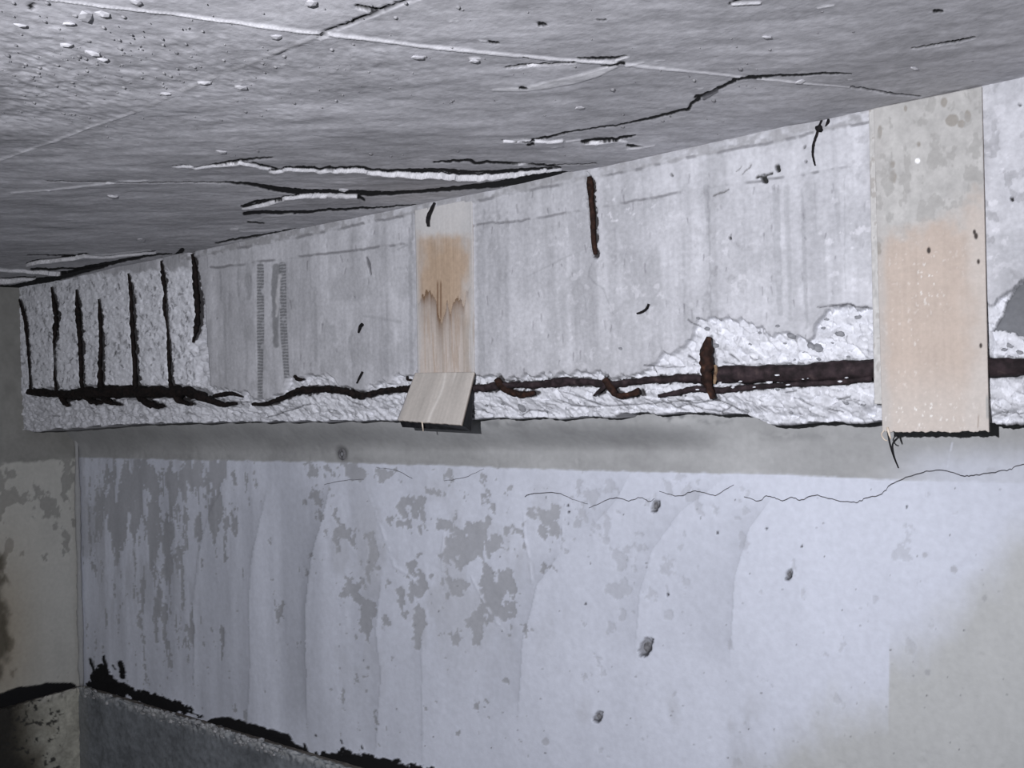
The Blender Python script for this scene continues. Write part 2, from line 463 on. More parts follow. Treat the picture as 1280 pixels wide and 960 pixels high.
# broken flakes and grit stuck to the soffit
rg = np.random.RandomState(31)
for k, (x0, y0, w, h) in enumerate([(140, 245, 16, 5), (176, 299, 18, 4), (106, 19, 22, 5), (128, 17, 16, 4), (345, 45, 14, 5), (170, 1, 14, 5), (594, 75, 12, 4), (276, 189, 11, 4), (725, 134, 10, 3), (1001, 101, 10, 4),
                                    (430, 236, 8, 5), (388, 3, 18, 5), (85, 55, 8, 4), (115, 65, 8, 5), (129, 73, 6, 5), (255, 102, 6, 5), (207, 116, 7, 4), (1143, 84, 5, 4), (958, 45, 5, 4), (300, 108, 12, 4), (24, 30, 6, 4), (88, 28, 5, 4), (522, 70, 8, 5)]):
    q = on(2, ZC, x0, y0)[0]; sc_ = project(q[None])[2][0] / F
    hh = h * sc_ * .55
    o = lump('concrete_flake', (q[0], q[1], ZC - .002), (w * .5 * sc_, h * .9 * sc_ + .006, hh), M_GRIT, ceiling, 700 + k, 1, .3)
    o.rotation_euler = (rg.uniform(-.1, .1), rg.uniform(-.1, .1), -.6 + rg.uniform(-.2, .2))
def grit(name, n, parent):
    import bmesh
    bm0 = bmesh.new(); bmesh.ops.create_icosphere(bm0, subdivisions=1, radius=1)
    v0 = np.array([x.co[:] for x in bm0.verts]); f0 = np.array([[x.index for x in f.verts] for f in bm0.faces]); bm0.free()
    VV = []; FF = []; m = 0
    for k in range(n):
        if k < n * .72:
            pu, pv = rg.normal(150, 170), rg.normal(95, 42)
        else:
            pu, pv = rg.uniform(0, 1270), rg.uniform(0, 215)
        if pv < -5: continue
        q = on(2, ZC, pu, pv)[0]
        if not (.3 < q[1] < DB - .02 and XL + .05 < q[0] < XR - .05): continue
        r = (.0009 + .0026 * rg.rand() ** 3) * (1.35 if q[1] > 1.4 else 1)
        VV.append(v0 * (1 + .3 * (rg.rand(len(v0), 1) - .5)) * [r * 1.3, r * 1.3, r] + [q[0], q[1], ZC + r * .25]); FF.append(f0 + m); m += len(v0)
    o = link(name, mesh_np(name, np.concatenate(VV), np.concatenate(FF)), M_GRIT2, parent); tag(o, kind='stuff'); return o
grit('grit', 480, ceiling)

# ================================================================== BEAM
X = pxcols(DB, 20, 1300, .95, XR)
bx_u = [0, 30, 45, 60, 85, 110, 160, 300, 420, 500, 590, 690, 754, 757, 850, 905, 925, 950, 1000, 1095, 1240, 1300, 2400]
bx_v = [539, 538, 540, 536, 535, 533, 529, 527, 526, 525, 523, 522, 521, 517, 516, 516, 519, 531, 529, 527, 530, 528, 500]
colu, colv0, _ = project(np.stack([X, X * 0 + DB, X * 0 + 1.46], -1))
vb = np.interp(colu, bx_u, bx_v) + (fbm(colu / 6, colu * 0, 33, 3) - .5) * 3.0
zb = np.empty(len(X))
for i, xx in enumerate(X):                           # height of the broken lower edge column by column
    z0, z1 = 1.40, 1.56
    for _ in range(22):
        zm = (z0 + z1) / 2
        if project(np.array([[xx, DB, zm]]))[1][0] > vb[i]: z0 = zm
        else: z1 = zm
    zb[i] = (z0 + z1) / 2
right = X > -.05
if right.any():
    zb[right] = zb[~right][-1] + (fbm(X[right] * 14, X[right] * 0, 35, 3) - .5) * .012
NR = 262
tt = np.linspace(0, 1, NR)
XX = np.repeat(X[None], NR, 0); ZZ = zb[None] + tt[:, None] * (ZC + .012 - zb[None])
P0 = np.stack([XX, np.full(XX.shape, DB), ZZ], -1)
u, v, dep = project(P0); pxm = dep / F
vceil = project(np.stack([X, X * 0 + DB, X * 0 + ZC], -1))[1][None].repeat(NR, 0)

# base cast face: board-marked with vertical run streaks
streak = fbm(XX * 26, ZZ * 1.6, 2, 4); fine = fbm(XX * 90, ZZ * 5, 8, 3); mott = fbm(XX * 7, ZZ * 7, 12, 5); mott2 = fbm(XX * 30, ZZ * 22, 14, 4)
tone = 1 + .42 * (streak - .5) + .16 * (fine - .5) + .30 * (mott - .5) + .22 * (mott2 - .5)
cc = np.array([.465, .47, .495])[None, None] * tone[..., None]
g = sstep(.56, .68, fbm(XX * 11, ZZ * 9, 44, 5)); cc = mix(cc, (.33, .335, .35), g * .35)
dy = (mott - .5) * .006 + (mott2 - .5) * .0025 + (streak - .5) * .002
# thin strip of old render under the ceiling and the board line below it
cv = v - vceil
line = np.interp(u, [270, 330, 440, 516, 600, 660, 760, 880, 960, 1000, 1085, 1300], [334, 327, 313, 303, 280, 275, 258, 235, 224, 219, 205, 170])
wst = np.interp(u, [225, 320, 600, 1092], [7, 9, 11, 15])
fill = sstep(wst + 1, wst - 1, cv + 6 * (mott2 - .5)) * (u > 225) * (u < 1092)
cc = mix(cc, (.30, .30, .31), fill * sstep(.30, .58, fbm(XX * 40, ZZ * 60, 51, 4)) * .8)
cc = mix(cc, (.17, .17, .18), sstep(2.4, .8, np.abs(cv - wst + 5 * (mott2 - .5))) * sstep(.36, .56, fbm(u / 16, u * 0, 53, 3)) * (u > 232) * (u < 1088) * .7)
dy -= fill * .004
up_band = (v < line) & (u > 260)
dy -= np.where(up_band, .0022, 0)
dl = np.abs(v - line + 3 * (fbm(u / 12, u * 0, 52, 3) - .5))
lm = sstep(2.2, .6, dl) * sstep(.34, .50, fbm(u / 22, v / 22, 54, 3)) * (u > 262) * (u < 1090)
cc = mix(cc, (.17, .17, .18), lm * .75); dy += lm * .002
cc = np.where(up_band[..., None], cc * 1.05, cc)
def bstain(pts, w, colr, k, jag=2.0, soft=1.2):
    global cc
    I = near(u, v, pts, max(w) + 6)
    if not len(I[0]): return
    a, b = u[I], v[I]
    d, ww = polydist(a + jag * (fbm(a / 8, b / 8, 56, 3) - .5) * 2, b, pts, w)
    cc[I] = mix(cc[I], colr, sstep(ww * .5 + soft, ww * .5 - soft, d) * k)
def bcut(pts, w, depth, colr=(.02, .02, .02), k=1.0, jag=1.5):
    global cc, dy
    I = near(u, v, pts, max(w) + 6)
    if not len(I[0]): return
    a, b = u[I], v[I]
    d, ww = polydist(a + jag * (fbm(a / 6, b / 6, 57, 3) - .5) * 2, b + jag * (fbm(a / 6, b / 6, 58, 3) - .5) * 2, pts, w)
    m = sstep(ww * .5 + .8, ww * .5 - .6, d)
    cc[I] = mix(cc[I], colr, m * k); dy[I] = dy[I] + m * depth
# run streaks
GR = (.27, .275, .29)
for pts, w, k in [
    ([(885, 233), (887, 300), (889, 400)], [2.4, 2, 1.4], .55), ([(884, 235), (885, 275)], [8, 5], .4),
    ([(970, 238), (972, 330), (975, 392)], [9, 9, 6], .42), ([(983, 235), (986, 320), (988, 400)], [8, 6, 4], .25), ([(1003, 236), (1006, 330), (1008, 410)], [3, 6, 3], .42),
    ([(1018, 230), (1020, 290)], [3, 2], .35), ([(1056, 220), (1056, 300), (1056, 360)], [1.4, 1.2, 1], .4), ([(1046, 240), (1048, 300)], [8, 4], .28),
    ([(855, 300), (855, 405)], [4, 3], .25), ([(930, 250), (933, 390)], [3, 3], .2),
    ([(600, 290), (602, 470)], [8, 8], .30), ([(612, 300), (612, 470)], [3, 3], .2), ([(634, 320), (634, 470)], [4, 4], .22), ([(585, 262), (584, 300)], [2, 2], .5), ([(655, 310), (655, 440)], [3, 3], .18),
    ([(540, 300), (540, 460)], [2, 2], .1), ([(513, 300), (514, 465)], [4, 6], .45), ([(516, 268), (516, 300)], [3, 3], .6), ([(520, 340), (512, 300)], [4, 5], .35),
    ([(483, 420), (484, 468)], [6, 6], .4), ([(488, 415), (492, 470)], [3, 3], .3), ([(440, 420), (442, 470)], [3, 3], .25), ([(394, 360), (395, 450)], [4, 5], .3),
    ([(415, 410), (418, 425)], [8, 8], .35), ([(440, 415), (438, 428)], [6, 4], .4), ([(310, 345), (311, 372)], [9, 6], .5), ([(297, 335), (298, 370)], [2, 2], .6), ([(276, 340), (276, 375)], [2, 2], .6),
    ([(281, 360), (283, 495)], [3, 3], .3), ([(308, 400), (308, 480)], [2, 2], .3), ([(262, 400), (262, 490)], [3, 4], .3), ([(470, 340), (472, 380)], [3, 2], .25), ([(365, 340), (370, 460)], [5, 5], .15),
    ([(555, 262), (556, 280)], [2, 2], .3), ([(605, 262), (607, 274)], [2, 2], .6), ([(498, 312), (512, 305)], [2, 3], .5), ([(455, 395), (500, 402)], [3, 4], .35),
    ([(690, 262), (745, 300)], [1, 1], .1), ([(730, 370), (734, 390)], [1.4, 1.2], .6), ([(740, 330), (737, 345), (742, 352), (755, 362), (762, 380), (770, 395)], [2, 2, 1.4, 1, 1, .8], .75),
    ([(660, 346), (700, 325), (735, 310)], [1, 2, 1], .45)]:
    bstain(pts, w, GR, k)
# two strips of wire-mesh imprint
for pts, w in [([(325, 333), (325.5, 420), (324.5, 500)], [9, 9, 6]), ([(353, 332), (354, 400), (358, 470)], [9, 9, 7])]:
    d, ww = polydist(u, v, pts, w); m = sstep(ww * .5 + .6, ww * .5 - .6, d)
    lad = .45 + .55 * (np.sin(v * 2 * np.pi / 3.9 + 3 * mott2) > -.2)
    cc = mix(cc, (.13, .135, .14), m * lad * .8 * sstep(.2, .4, fbm(u / 10, v / 14, 71, 3)))
    dy += m * .0012 * lad
bstain([(345, 335), (344, 380), (345, 432)], [11, 9, 6], (.16, .165, .17), .7); bstain([(350, 345), (345, 395)], [5, 3], (.6, .6, .62), .7)
bcut([(458, 322), (461, 330), (463, 343)], [2.5, 4, 1.6], .004, (.13, .13, .14), .9, .5)
# flaking whitish spots
wsp = sstep(.66, .74, fbm(XX * 55, ZZ * 55, 73, 4)) * blobs(u, v, [(790, 265, 60, 30, 1), (780, 240, 30, 40, .7), (700, 330, 80, 60, .5), (905, 340, 60, 50, .6), (1060, 300, 40, 80, .8),
                                                                 (800, 370, 80, 70, .5), (1240, 240, 40, 120, .9), (700, 430, 120, 40, .5), (600, 300, 40, 60, .4)])
wsp = wsp * .6; cc = mix(cc, (.74, .74, .78), wsp); dy -= wsp * .0015
gsp = sstep(.64, .70, fbm(XX * 48, ZZ * 40, 75, 4)) * blobs(u, v, [(1075, 190, 20, 60, .6), (905, 330, 40, 50, .9), (1250, 250, 60, 170, 1), (690, 275, 60, 14, 1), (640, 275, 40, 10, 1), (800, 260, 70, 20, .5), (1070, 290, 30, 60, .5), (60, 400, 80, 80, .8)])
cc = mix(cc, (.24, .24, .25), gsp * .5); dy += gsp * .0012

# ---- spalled zone, its upper limit traced along the photograph
sp_u = [0, 248, 256, 262, 300, 330, 352, 360, 380, 410, 425, 445, 470, 485, 500, 520, 590, 640, 700, 745, 760, 800, 830, 850, 862, 872, 880, 900, 930, 950, 965, 985, 1010, 1022, 1030, 1085, 1228, 1238, 1250, 1266, 1275, 1300, 2400]
sp_v = [350, 335, 380, 482, 492, 500, 490, 468, 470, 470, 480, 490, 484, 476, 470, 468, 470, 472, 469, 463, 472, 466, 442, 437, 420, 400, 396, 398, 402, 410, 418, 418, 428, 400, 386, 384, 384, 380, 372, 360, 352, 350, 350]
lim = np.interp(u, sp_u, sp_v) + (fbm(u / 9, v / 14, 83, 4) - .5) * 16
in_sp = sstep(-2, 3, v - lim)
left_z = sstep(262, 236, u + 14 * (mott2 - .5))                     # scabbed end bay
c1, c2, ch, cid = cells((XX * .88 - ZZ * .48) * 34, (XX * .48 + ZZ * .88) * 62, 2)
f1, f2, fh, fid = cells((XX * .88 - ZZ * .48) * 85, (XX * .48 + ZZ * .88) * 120, 5)
rough = (ch - .5) * .010 + (fh - .5) * .0035 + (fbm(XX * 45, ZZ * 60, 88, 4) - .5) * .003
deep = .016 + .010 * fbm(XX * 8, ZZ * 8, 92, 3)
spc = np.array([.60, .61, .645])[None, None] * (1 + .22 * (cid - .5) + .14 * (fid - .5) + .2 * (fbm(XX * 60, ZZ * 60, 95, 3) - .5))[..., None]
edge = sstep(.05, .012, c2 - c1) * (cid > .55)
spc = mix(spc, (.26, .26, .28), edge * .4)
sp_only = in_sp * (1 - left_z)
low_l = left_z * sstep(492, 500, v)
cc = mix(cc, spc, np.maximum(sp_only, low_l * .9))
foot = sstep(30, 0, vb[None] - v) * sstep(200, 300, u)
dy = dy + foot * .03 + sp_only * (deep + rough) + low_l * (.008 + rough)
lz = left_z * in_sp * (1 - low_l)
scab = np.array([.74, .755, .80])[None, None] * (1 + .14 * (cid - .5) + .16 * (fid - .5) + .25 * (mott2 - .5))[..., None]
scab = mix(scab, (.16, .16, .17), sstep(.67, .72, fbm(XX * 60, ZZ * 50, 99, 4)) * .6)
cc = mix(cc, scab, lz); dy = dy + lz * (.003 + rough * .30)
# grey lump at the right edge of the frame: the render has dropped out and left a smooth hollow
hp = np.array([(1238, 412), (1250, 395), (1258, 375), (1270, 358), (1278, 350), (1290, 340), (1340, 335), (1360, 400), (1320, 425), (1290, 420), (1270, 418), (1250, 412)], float)
ins = np.zeros(u.shape, bool)
jj = len(hp) - 1
uj = u + 5 * (mott2 - .5); vj = v + 6 * (fbm(u / 9, v / 9, 103, 3) - .5)
for ii in range(len(hp)):
    c = ((hp[ii, 1] > vj) != (hp[jj, 1] > vj)) & (uj < (hp[jj, 0] - hp[ii, 0]) * (vj - hp[ii, 1]) / (hp[jj, 1] - hp[ii, 1] + 1e-9) + hp[ii, 0])
    ins ^= c; jj = ii
cc = np.where(ins[..., None], np.array([.155, .16, .17]) * (1 + .3 * (mott[..., None] - .5)), cc)
dy = np.where(ins, .045 + .02 * (mott - .5), dy)

# cracks in the spalled strip
DK = (.05, .05, .055)
for pts, w in [([(320, 523), (355, 512), (380, 505)], [1, 1.4, 1]), ([(700, 490), (745, 508), (800, 505), (870, 500)], [1, 1.4, 1.4, 1]), ([(690, 500), (705, 507), (740, 509)], [1, 1.6, 1]),
               ([(820, 500), (836, 510), (850, 505), (872, 512), (893, 515), (905, 508), (925, 517)], [1.4, 2, 1.4, 1.4, 1.8, 1.4, 2]), ([(840, 500), (862, 504), (890, 500), (915, 512)], [1.2, 1.6, 1.4, 1]),
               ([(805, 457), (815, 457), (830, 459), (850, 458)], [1.6, 1.6, 1.2, 1]), ([(813, 457), (818, 467)], [1.8, 1]), ([(1022, 384), (1050, 381), (1062, 380), (1068, 384), (1085, 384)], [1.2, 1.8, 2, 2, 1.4]),
               ([(582, 512), (595, 514), (600, 517)], [1.6, 1.6, 1]), ([(640, 520), (650, 513), (670, 514)], [1, 1.4, 1]), ([(860, 400), (872, 408)], [1.5, 1]), ([(856, 445), (868, 453)], [3, 1.4]),
               ([(1236, 521), (1250, 516), (1280, 518)], [1, 1.2, 1]), ([(980, 490), (992, 488)], [1.6, 1.4]), ([(1030, 512), (1048, 516)], [1.6, 1]), ([(995, 498), (1012, 508)], [1.6, 1]), ([(1040, 500), (1060, 496)], [2, 1.5]),
               ([(900, 452), (918, 456)], [1.5, 1]), ([(908, 442), (920, 452)], [2, 1])]:
    bcut(pts, w, .004, DK, .8, 1)
rg = np.random.RandomState(12)
for k in range(120):
    pu = rg.uniform(40, 1280); pv = rg.uniform(497, 522)
    l = rg.uniform(3, 15)
    bcut([(pu, pv), (pu + l, pv + l * rg.uniform(.05, .7))], [1.3, .8], .004, (.17, .17, .18), .75, .6)
for k in range(70):
    pu = rg.uniform(30, 240); pv = rg.uniform(345, 488)
    bcut([(pu, pv), (pu + rg.uniform(-3, 4), pv + rg.uniform(1, 7))], [1.6, .8], .004, (.06, .06, .065), .8, 1)
for k in range(150):
    pu = rg.uniform(265, 1085); pv = rg.uniform(215, 470); l = rg.uniform(2, 12)
    bcut([(pu, pv), (pu + rg.uniform(-1, 1.5), pv + l)], [rg.uniform(.9, 2), .6], .002, (.22, .22, .235), rg.uniform(.3, .85), 1)
# pocks
for x0, y0, w in [(955, 222, 8), (972, 209, 7), (912, 297, 3.6), (839, 218, 3), (1006, 184, 2.5), (1007, 201, 3), (1265, 248, 4), (1250, 100, 2), (1274, 130, 3)]:
    bcut([(x0, y0), (x0 + 1, y0 + w * .5)], [w, w * .7], .012, (.03, .03, .03) if w > 3.2 else (.14, .14, .14))
bcut([(946, 222), (964, 217)], [3, 3], .006, (.05, .05, .05))
for (x0, y0) in [(921, 212), (928, 216), (934, 210)]: bcut([(x0, y0 + 3), (x0 + 6, y0 - 4)], [1, 1], .002, (.2, .2, .2))
bcut([(892, 245), (905, 240), (912, 236)], [1.4, 1.8, 1.2], .003, (.15, .15, .15))

# ---- steel: (points, widths in pixels, material, sink as share of radius)
BARS = {}
BARS['main'] = [
    ([(36, 489), (50, 491), (70, 492), (88, 494), (100, 492), (118, 491), (140, 490), (170, 490), (205, 490), (232, 490), (246, 493), (262, 500), (278, 505), (295, 504)],
     [7, 9, 9, 10, 13, 13, 15, 14, 14, 13, 12, 9, 7, 4], M_RUST_DARK),
    ([(316, 505), (330, 505), (343, 501), (356, 496), (372, 489), (392, 487), (416, 487), (430, 489), (446, 494), (458, 494), (476, 489), (500, 487), (518, 486)],
     [4, 5, 5, 5, 8, 9, 9, 8, 9, 7, 7, 8, 8], M_RUST_DARK),
    ([(586, 485), (604, 485), (622, 482), (650, 481), (680, 480), (706, 477), (735, 478), (755, 480), (780, 479), (803, 476), (830, 474), (860, 472), (884, 476)],
     [9, 9, 10, 8, 9, 10, 8, 9, 9, 8, 9, 10, 9], M_RUST),
    ([(894, 468), (920, 468), (950, 468), (980, 467), (1010, 466), (1040, 464), (1070, 462), (1095, 461)], [18, 22, 21, 22, 22, 24, 25, 25], M_RUST),
    ([(1228, 459), (1250, 459), (1275, 459), (1330, 458), (1460, 456)], [24, 24, 23, 25, 27], M_RUST)]
BARS['stirrup'] = [
    ([(24, 374), (29, 392), (32, 408), (35, 440), (37, 470), (38, 490)], [1.6, 3.4, 3, 2.4, 1.6, 3.4], M_RUST_DARK),
    ([(64, 359), (67, 376), (70, 396), (69, 414), (67, 434), (68, 455), (68, 470), (71, 490), (79, 501), (85, 507)], [1.4, 4, 5.5, 5, 1.6, 1, 2.4, 3.4, 6, 4], M_RUST_DARK),
    ([(95, 362), (97, 386), (99, 412), (101, 450), (102, 480), (106, 496), (118, 502), (128, 503)], [1.6, 5, 5.5, 4.5, 4, 6, 6.5, 3], M_RUST_DARK),
    ([(123, 374), (125, 395), (126, 430), (125, 455), (126, 486), (133, 500), (150, 506)], [1.4, 4, 4.4, 5, 6, 6.5, 3], M_RUST_DARK),
    ([(160, 342), (163, 360), (165, 400), (168, 450), (170, 486), (176, 498), (190, 506), (204, 508)], [1.6, 3.6, 5, 5, 6.5, 7.5, 8, 4], M_RUST_DARK),
    ([(201, 326), (204, 348), (206, 366), (205, 384), (209, 410), (211, 446), (213, 478), (219, 495), (230, 503), (240, 505)], [1.4, 5, 2.6, 4, 1.8, 4, 4, 7, 6, 4], M_RUST_DARK),
    ([(240, 318), (243, 334), (245, 360), (247, 390), (245, 412), (241, 428)], [3, 5.5, 6.5, 6.5, 5.5, 2], M_RUST_DARK)]
ALL = [b for k in BARS for b in BARS[k]]
EXTRA = dict(
    upright=([(737, 221), (738, 234), (739, 250), (741, 272), (742, 296), (744, 318)], [6, 8.5, 6.5, 7, 6.5, 5.5]),
    stub=([(886, 421), (884, 436), (883, 455), (884, 475), (887, 486), (892, 498)], [5, 14, 15, 14, 9, 8]),
    hook_a=([(621, 474), (628, 484), (638, 490), (652, 493), (668, 491)], [8, 9, 8, 8, 6]),
    hook_b=([(756, 474), (764, 486), (772, 494), (784, 494), (799, 489)], [8, 9, 8, 7, 9]),
    tie_a=([(742, 495), (750, 488), (757, 482)], [2.5, 5, 5]),
    lower=([(823, 495), (845, 491), (868, 486), (900, 488), (940, 484), (985, 481), (1040, 478), (1090, 473)], [4, 6, 7, 7, 7, 6, 7, 8]))
for pts, w, *_ in ALL + list(EXTRA.values()):
    big = max(w)
    I = near(u, v, pts, big + 10)
    a, b = u[I], v[I]; dyI = dy[I]
    d, ww = polydist(a, b, pts, w)
    n = 7.5 * (fbm(a / 4.5, b / 4.5, 107, 4) - .5)
    m = sstep(ww * .5 + 2.6, ww * .5 + .2, d + n)
    dep_m = np.clip(ww * pxm[I] * .85, .006, .03)
    dy[I] = np.where(m > 0, np.maximum(dyI, dep_m * m + dyI * (1 - m)), dyI)
    rim = sstep(ww * .5 + 1.0, ww * .5 - .2, d + n * np.clip(ww / 7, .3, 1.2))
    cc[I] = mix(cc[I], (.016, .012, .011), rim * (.92 if big < 13 else .6))  # shade of the hollow around each bar painted into the pigment
# white dust left on the lower edge of the big bar
P0[..., 1] = DB + np.maximum(dy, -.012)
P0[..., 0] += 0
V = P0.reshape(-1, 3)
sf = np.stack([X, np.maximum(P0[0, :, 1] + .012, DB + .01), zb - .002 + .004 * np.sin(X * 40)], -1)
sb = np.stack([X, X * 0 + DW + .02, zb - .004], -1)
n0 = len(V)
V = np.concatenate([V, sf, sb]); C = np.concatenate([cc.reshape(-1, 3), np.tile([.30, .30, .31], (2 * len(X), 1))])
nx = len(X); r0 = np.arange(nx); rs = n0 + np.arange(nx); rb = n0 + nx + np.arange(nx)
Q = quads(NR, nx)
q1 = np.stack([rs[:-1], rs[1:], r0[1:], r0[:-1]], -1); q2 = np.stack([rb[:-1], rb[1:], rs[1:], rs[:-1]], -1)
beam_dy = dy; beam_u = u; beam_v = v
me = mesh_np('concrete_beam', V, np.concatenate([Q, q1, q2]), C)
beam = link('concrete_beam', me, M_CONC)
tag(beam, 'long grey-white concrete beam below the ceiling with its broken lower edge baring rusted steel', 'beam')

# aggregate stones showing in the fresh break: parts of the beam
rg = np.random.RandomState(5)
stones = [(893, 432, 5), (943, 445, 7), (1020, 436, 9), (1014, 433, 6), (992, 420, 5), (980, 428, 3), (1035, 409, 4), (1031, 398, 4), (1050, 417, 6), (1029, 410, 2.4), (1072, 396, 4), (1081, 424, 4),
          (1083, 440, 3), (876, 398, 3), (903, 399, 3), (884, 411, 4), (870, 415, 4), (935, 431, 5), (990, 449, 3), (1000, 440, 3.4), (1023, 449, 3), (1063, 428, 3), (1060, 446, 2.4), (975, 408, 3), (1038, 429, 3),
          (950, 416, 2.6), (653, 502, 5), (646, 510, 8), (678, 513, 4), (604, 507, 3), (625, 505, 3), (955, 498, 5), (930, 512, 5), (1055, 502, 5), (1078, 506, 3), (972, 487, 3), (1042, 502, 4), (985, 516, 3),
          (780, 436, 3), (1262, 432, 5), (1255, 437, 3), (1248, 441, 3), (1275, 441, 4), (845, 470, 3), (720, 503, 3), (560, 520, 3)]
for k, (x0, y0, r) in enumerate(stones):
    q = on(1, DB + .018, x0, y0)[0]; rr = r * 2.0 / F * .8 * (q[1] / 2 + .0)
    kk = np.hypot(beam_u - x0, beam_v - y0); yy = DB + beam_dy.ravel()[kk.argmin()]
    o = lump('aggregate_stone', (q[0], yy - rr * .05, q[2]), (rr * 1.35, rr * .45, rr * .8), M_STONE if k % 5 != 1 else M_CHIP, beam, 40 + k, 2, .22)
    o.rotation_euler = (0, rg.uniform(-.2, .9), 0)

for k, (x0, y0, w_) in enumerate([(971, 469, 5), (961, 478, 6), (985, 481, 4), (1004, 474, 2.4), (1010, 473, 2), (901, 478, 3), (925, 477, 4), (1058, 472, 3), (916, 484, 4), (943, 484, 3), (872, 487, 4), (855, 494, 3), (1050, 477, 4)]):
    q = on(1, DB - .012, x0, y0)[0]; sc_ = 1.9 / F
    o = lump('concrete_chip', tuple(q), (w_ * .75 * sc_, .004, w_ * .35 * sc_), M_CHIP, beam, 800 + k, 1, .35)
def steel(name, spec, label, mat, group=None, parent=None, cat='rebar', sink=.35, seed=0, off=0.0, rough=.3):
    pts, w = spec[0], spec[1]
    R = []; P = []
    for (x0, y0), ww in zip(pts, w):
        q = on(1, DB, x0, y0)[0]
        r = max(.5 * ww * project(q[None])[2][0] / F, .0006)
        R.append(r); q = on(1, DB + off + r * sink, x0, y0)[0]; P.append(q)
    o = tube(name, P, R, mat, parent, n=10, sides=12, rough=rough, seed=seed, fr=1.3)
    if label: tag(o, label, cat, group)
    if label and cat == 'rebar':
        del o['category']; o.parent = beam
        if group: del o['group']
    return o

# the long bottom bar: one bar of steel, its bared lengths its parts
root = bpy.data.objects.new('main_rebar', None); COL.objects.link(root)
root.location = (0, 0, 0)
root.parent = beam; tag(root, 'long corroded horizontal reinforcing bar laid bare along the lower edge of the beam')
names = ['bar_length'] * 5
for k, b in enumerate(BARS['main']):
    o = steel(names[k], b, None, b[2], parent=root, seed=k, sink=.45, rough=.6 if k < 3 else .24)
lab = ['thin rust line of the leftmost stirrup, next to the left wall', 'second stirrup from the left wall, broken rust line thick near its top',
       'third stirrup from the left wall, straight black bar hooking under the main bar', 'fourth stirrup from the left wall, shorter black bar with a hooked foot',
       'fifth stirrup from the left wall, tallest black bar with a long foot', 'sixth stirrup from the left wall, thin black bar pinched below its top',
       'seventh stirrup from the left wall, thick dark bar that stops halfway down the beam']
for k, b in enumerate(BARS['stirrup']):
    steel('stirrup', b, lab[k], b[2], 'rusted stirrups in the left end of the beam', seed=20 + k, sink=.5, off=-.001, rough=.75)
steel('stirrup', EXTRA['upright'], 'brown vertical bar bared high on the beam between the two boards', M_RUST_RED, seed=31, sink=.35, rough=.35)
st = steel('stirrup', EXTRA['stub'], 'thick reddish-brown bar stub standing over the main bar left of the wide board', M_RUST_RED, seed=32, sink=.15, off=-.012, rough=.5)
sc = steel('rust_scale', ([(894, 456), (895, 464), (894, 472), (893, 480)], [3, 5, 5, 3]), None, M_ORANGE, parent=st, seed=33, sink=.6, off=-.008)
sc['label'] = 'orange-tan rust scale along the right edge'
steel('stirrup', EXTRA['hook_a'], 'bent brown stirrup foot below the main bar, right of the small board', M_RUST_RED, seed=34, sink=.2, off=-.004)
steel('stirrup', EXTRA['hook_b'], 'bent brown stirrup foot below the main bar, halfway between the two boards', M_RUST_RED, seed=35, sink=.2, off=-.004)
steel('tie_wire', EXTRA['tie_a'], 'short forked dark wire pointing down left from the main bar between the boards', M_RUST, seed=36, off=-.006)
steel('flat_rebar', EXTRA['lower'], 'thin flaky rusted strip running just under the thick bar left of the wide board', M_RUST, seed=37, sink=.5, off=-.002, rough=.5)
# bits of stirrup seen between
for k, (pts, w) in enumerate([([(267, 495), (278, 493), (290, 492), (303, 496)], [4, 6, 5, 2]), ([(368, 470), (373, 474), (380, 474)], [4, 5, 2]), ([(509, 470), (509, 474), (514, 475)], [2, 3, 2.6])]):
    o = steel('bar_fragment', (pts, w), None, M_RUST_DARK, parent=root, seed=60 + k, sink=.2, off=-.003)
# wires
w1 = steel('tie_wire', ([(543, 253), (539, 262), (535, 272), (535, 283)], [2.6, 4, 5, 3.4]), 'dark twisted wire hanging at the top of the small stained board', M_WIRE, cat='wire', seed=51, sink=-.4, off=-.022)
w2 = steel('tie_wire', ([(1028, 149), (1024, 158), (1021, 168), (1017, 180), (1016, 194), (1019, 207)], [3, 3.4, 3.4, 3.4, 2.8, 2]), 'long curved black wire hanging from the ceiling edge left of the wide board', M_WIRE, cat='wire', seed=52, sink=-.5, off=-.004)
steel('knot', ([(1020, 159), (1024, 161), (1028, 164)], [4, 9, 4]), None, M_WIRE, parent=w2, seed=53, sink=-.4, off=-.004)
steel('tie_wire', ([(1036, 149), (1035, 154), (1031, 159)], [4.4, 5, 3]), 'short black wire end close beside the long curved wire under the ceiling', M_WIRE, cat='wire', seed=54, sink=-.3, off=-.003)
steel('tie_wire', ([(453, 405), (450, 409), (448, 416)], [4, 4.4, 2]), 'short black wire end sticking out mid-height left of the small board', M_WIRE, cat='wire', seed=55, sink=-.6, off=-.006)
steel('tie_wire', ([(453, 465), (450, 471), (446, 479)], [3, 3, 2]), 'short black wire end just above the main bar left of the small board', M_WIRE, cat='wire', seed=56, sink=-.6, off=-.006)
steel('tie_wire', ([(811, 380), (808, 386), (802, 390), (796, 392)], [3, 3, 3, 2]), 'short curved black wire on the bare beam face between the two boards', M_WIRE, cat='wire', seed=57, sink=-.6, off=-.006)

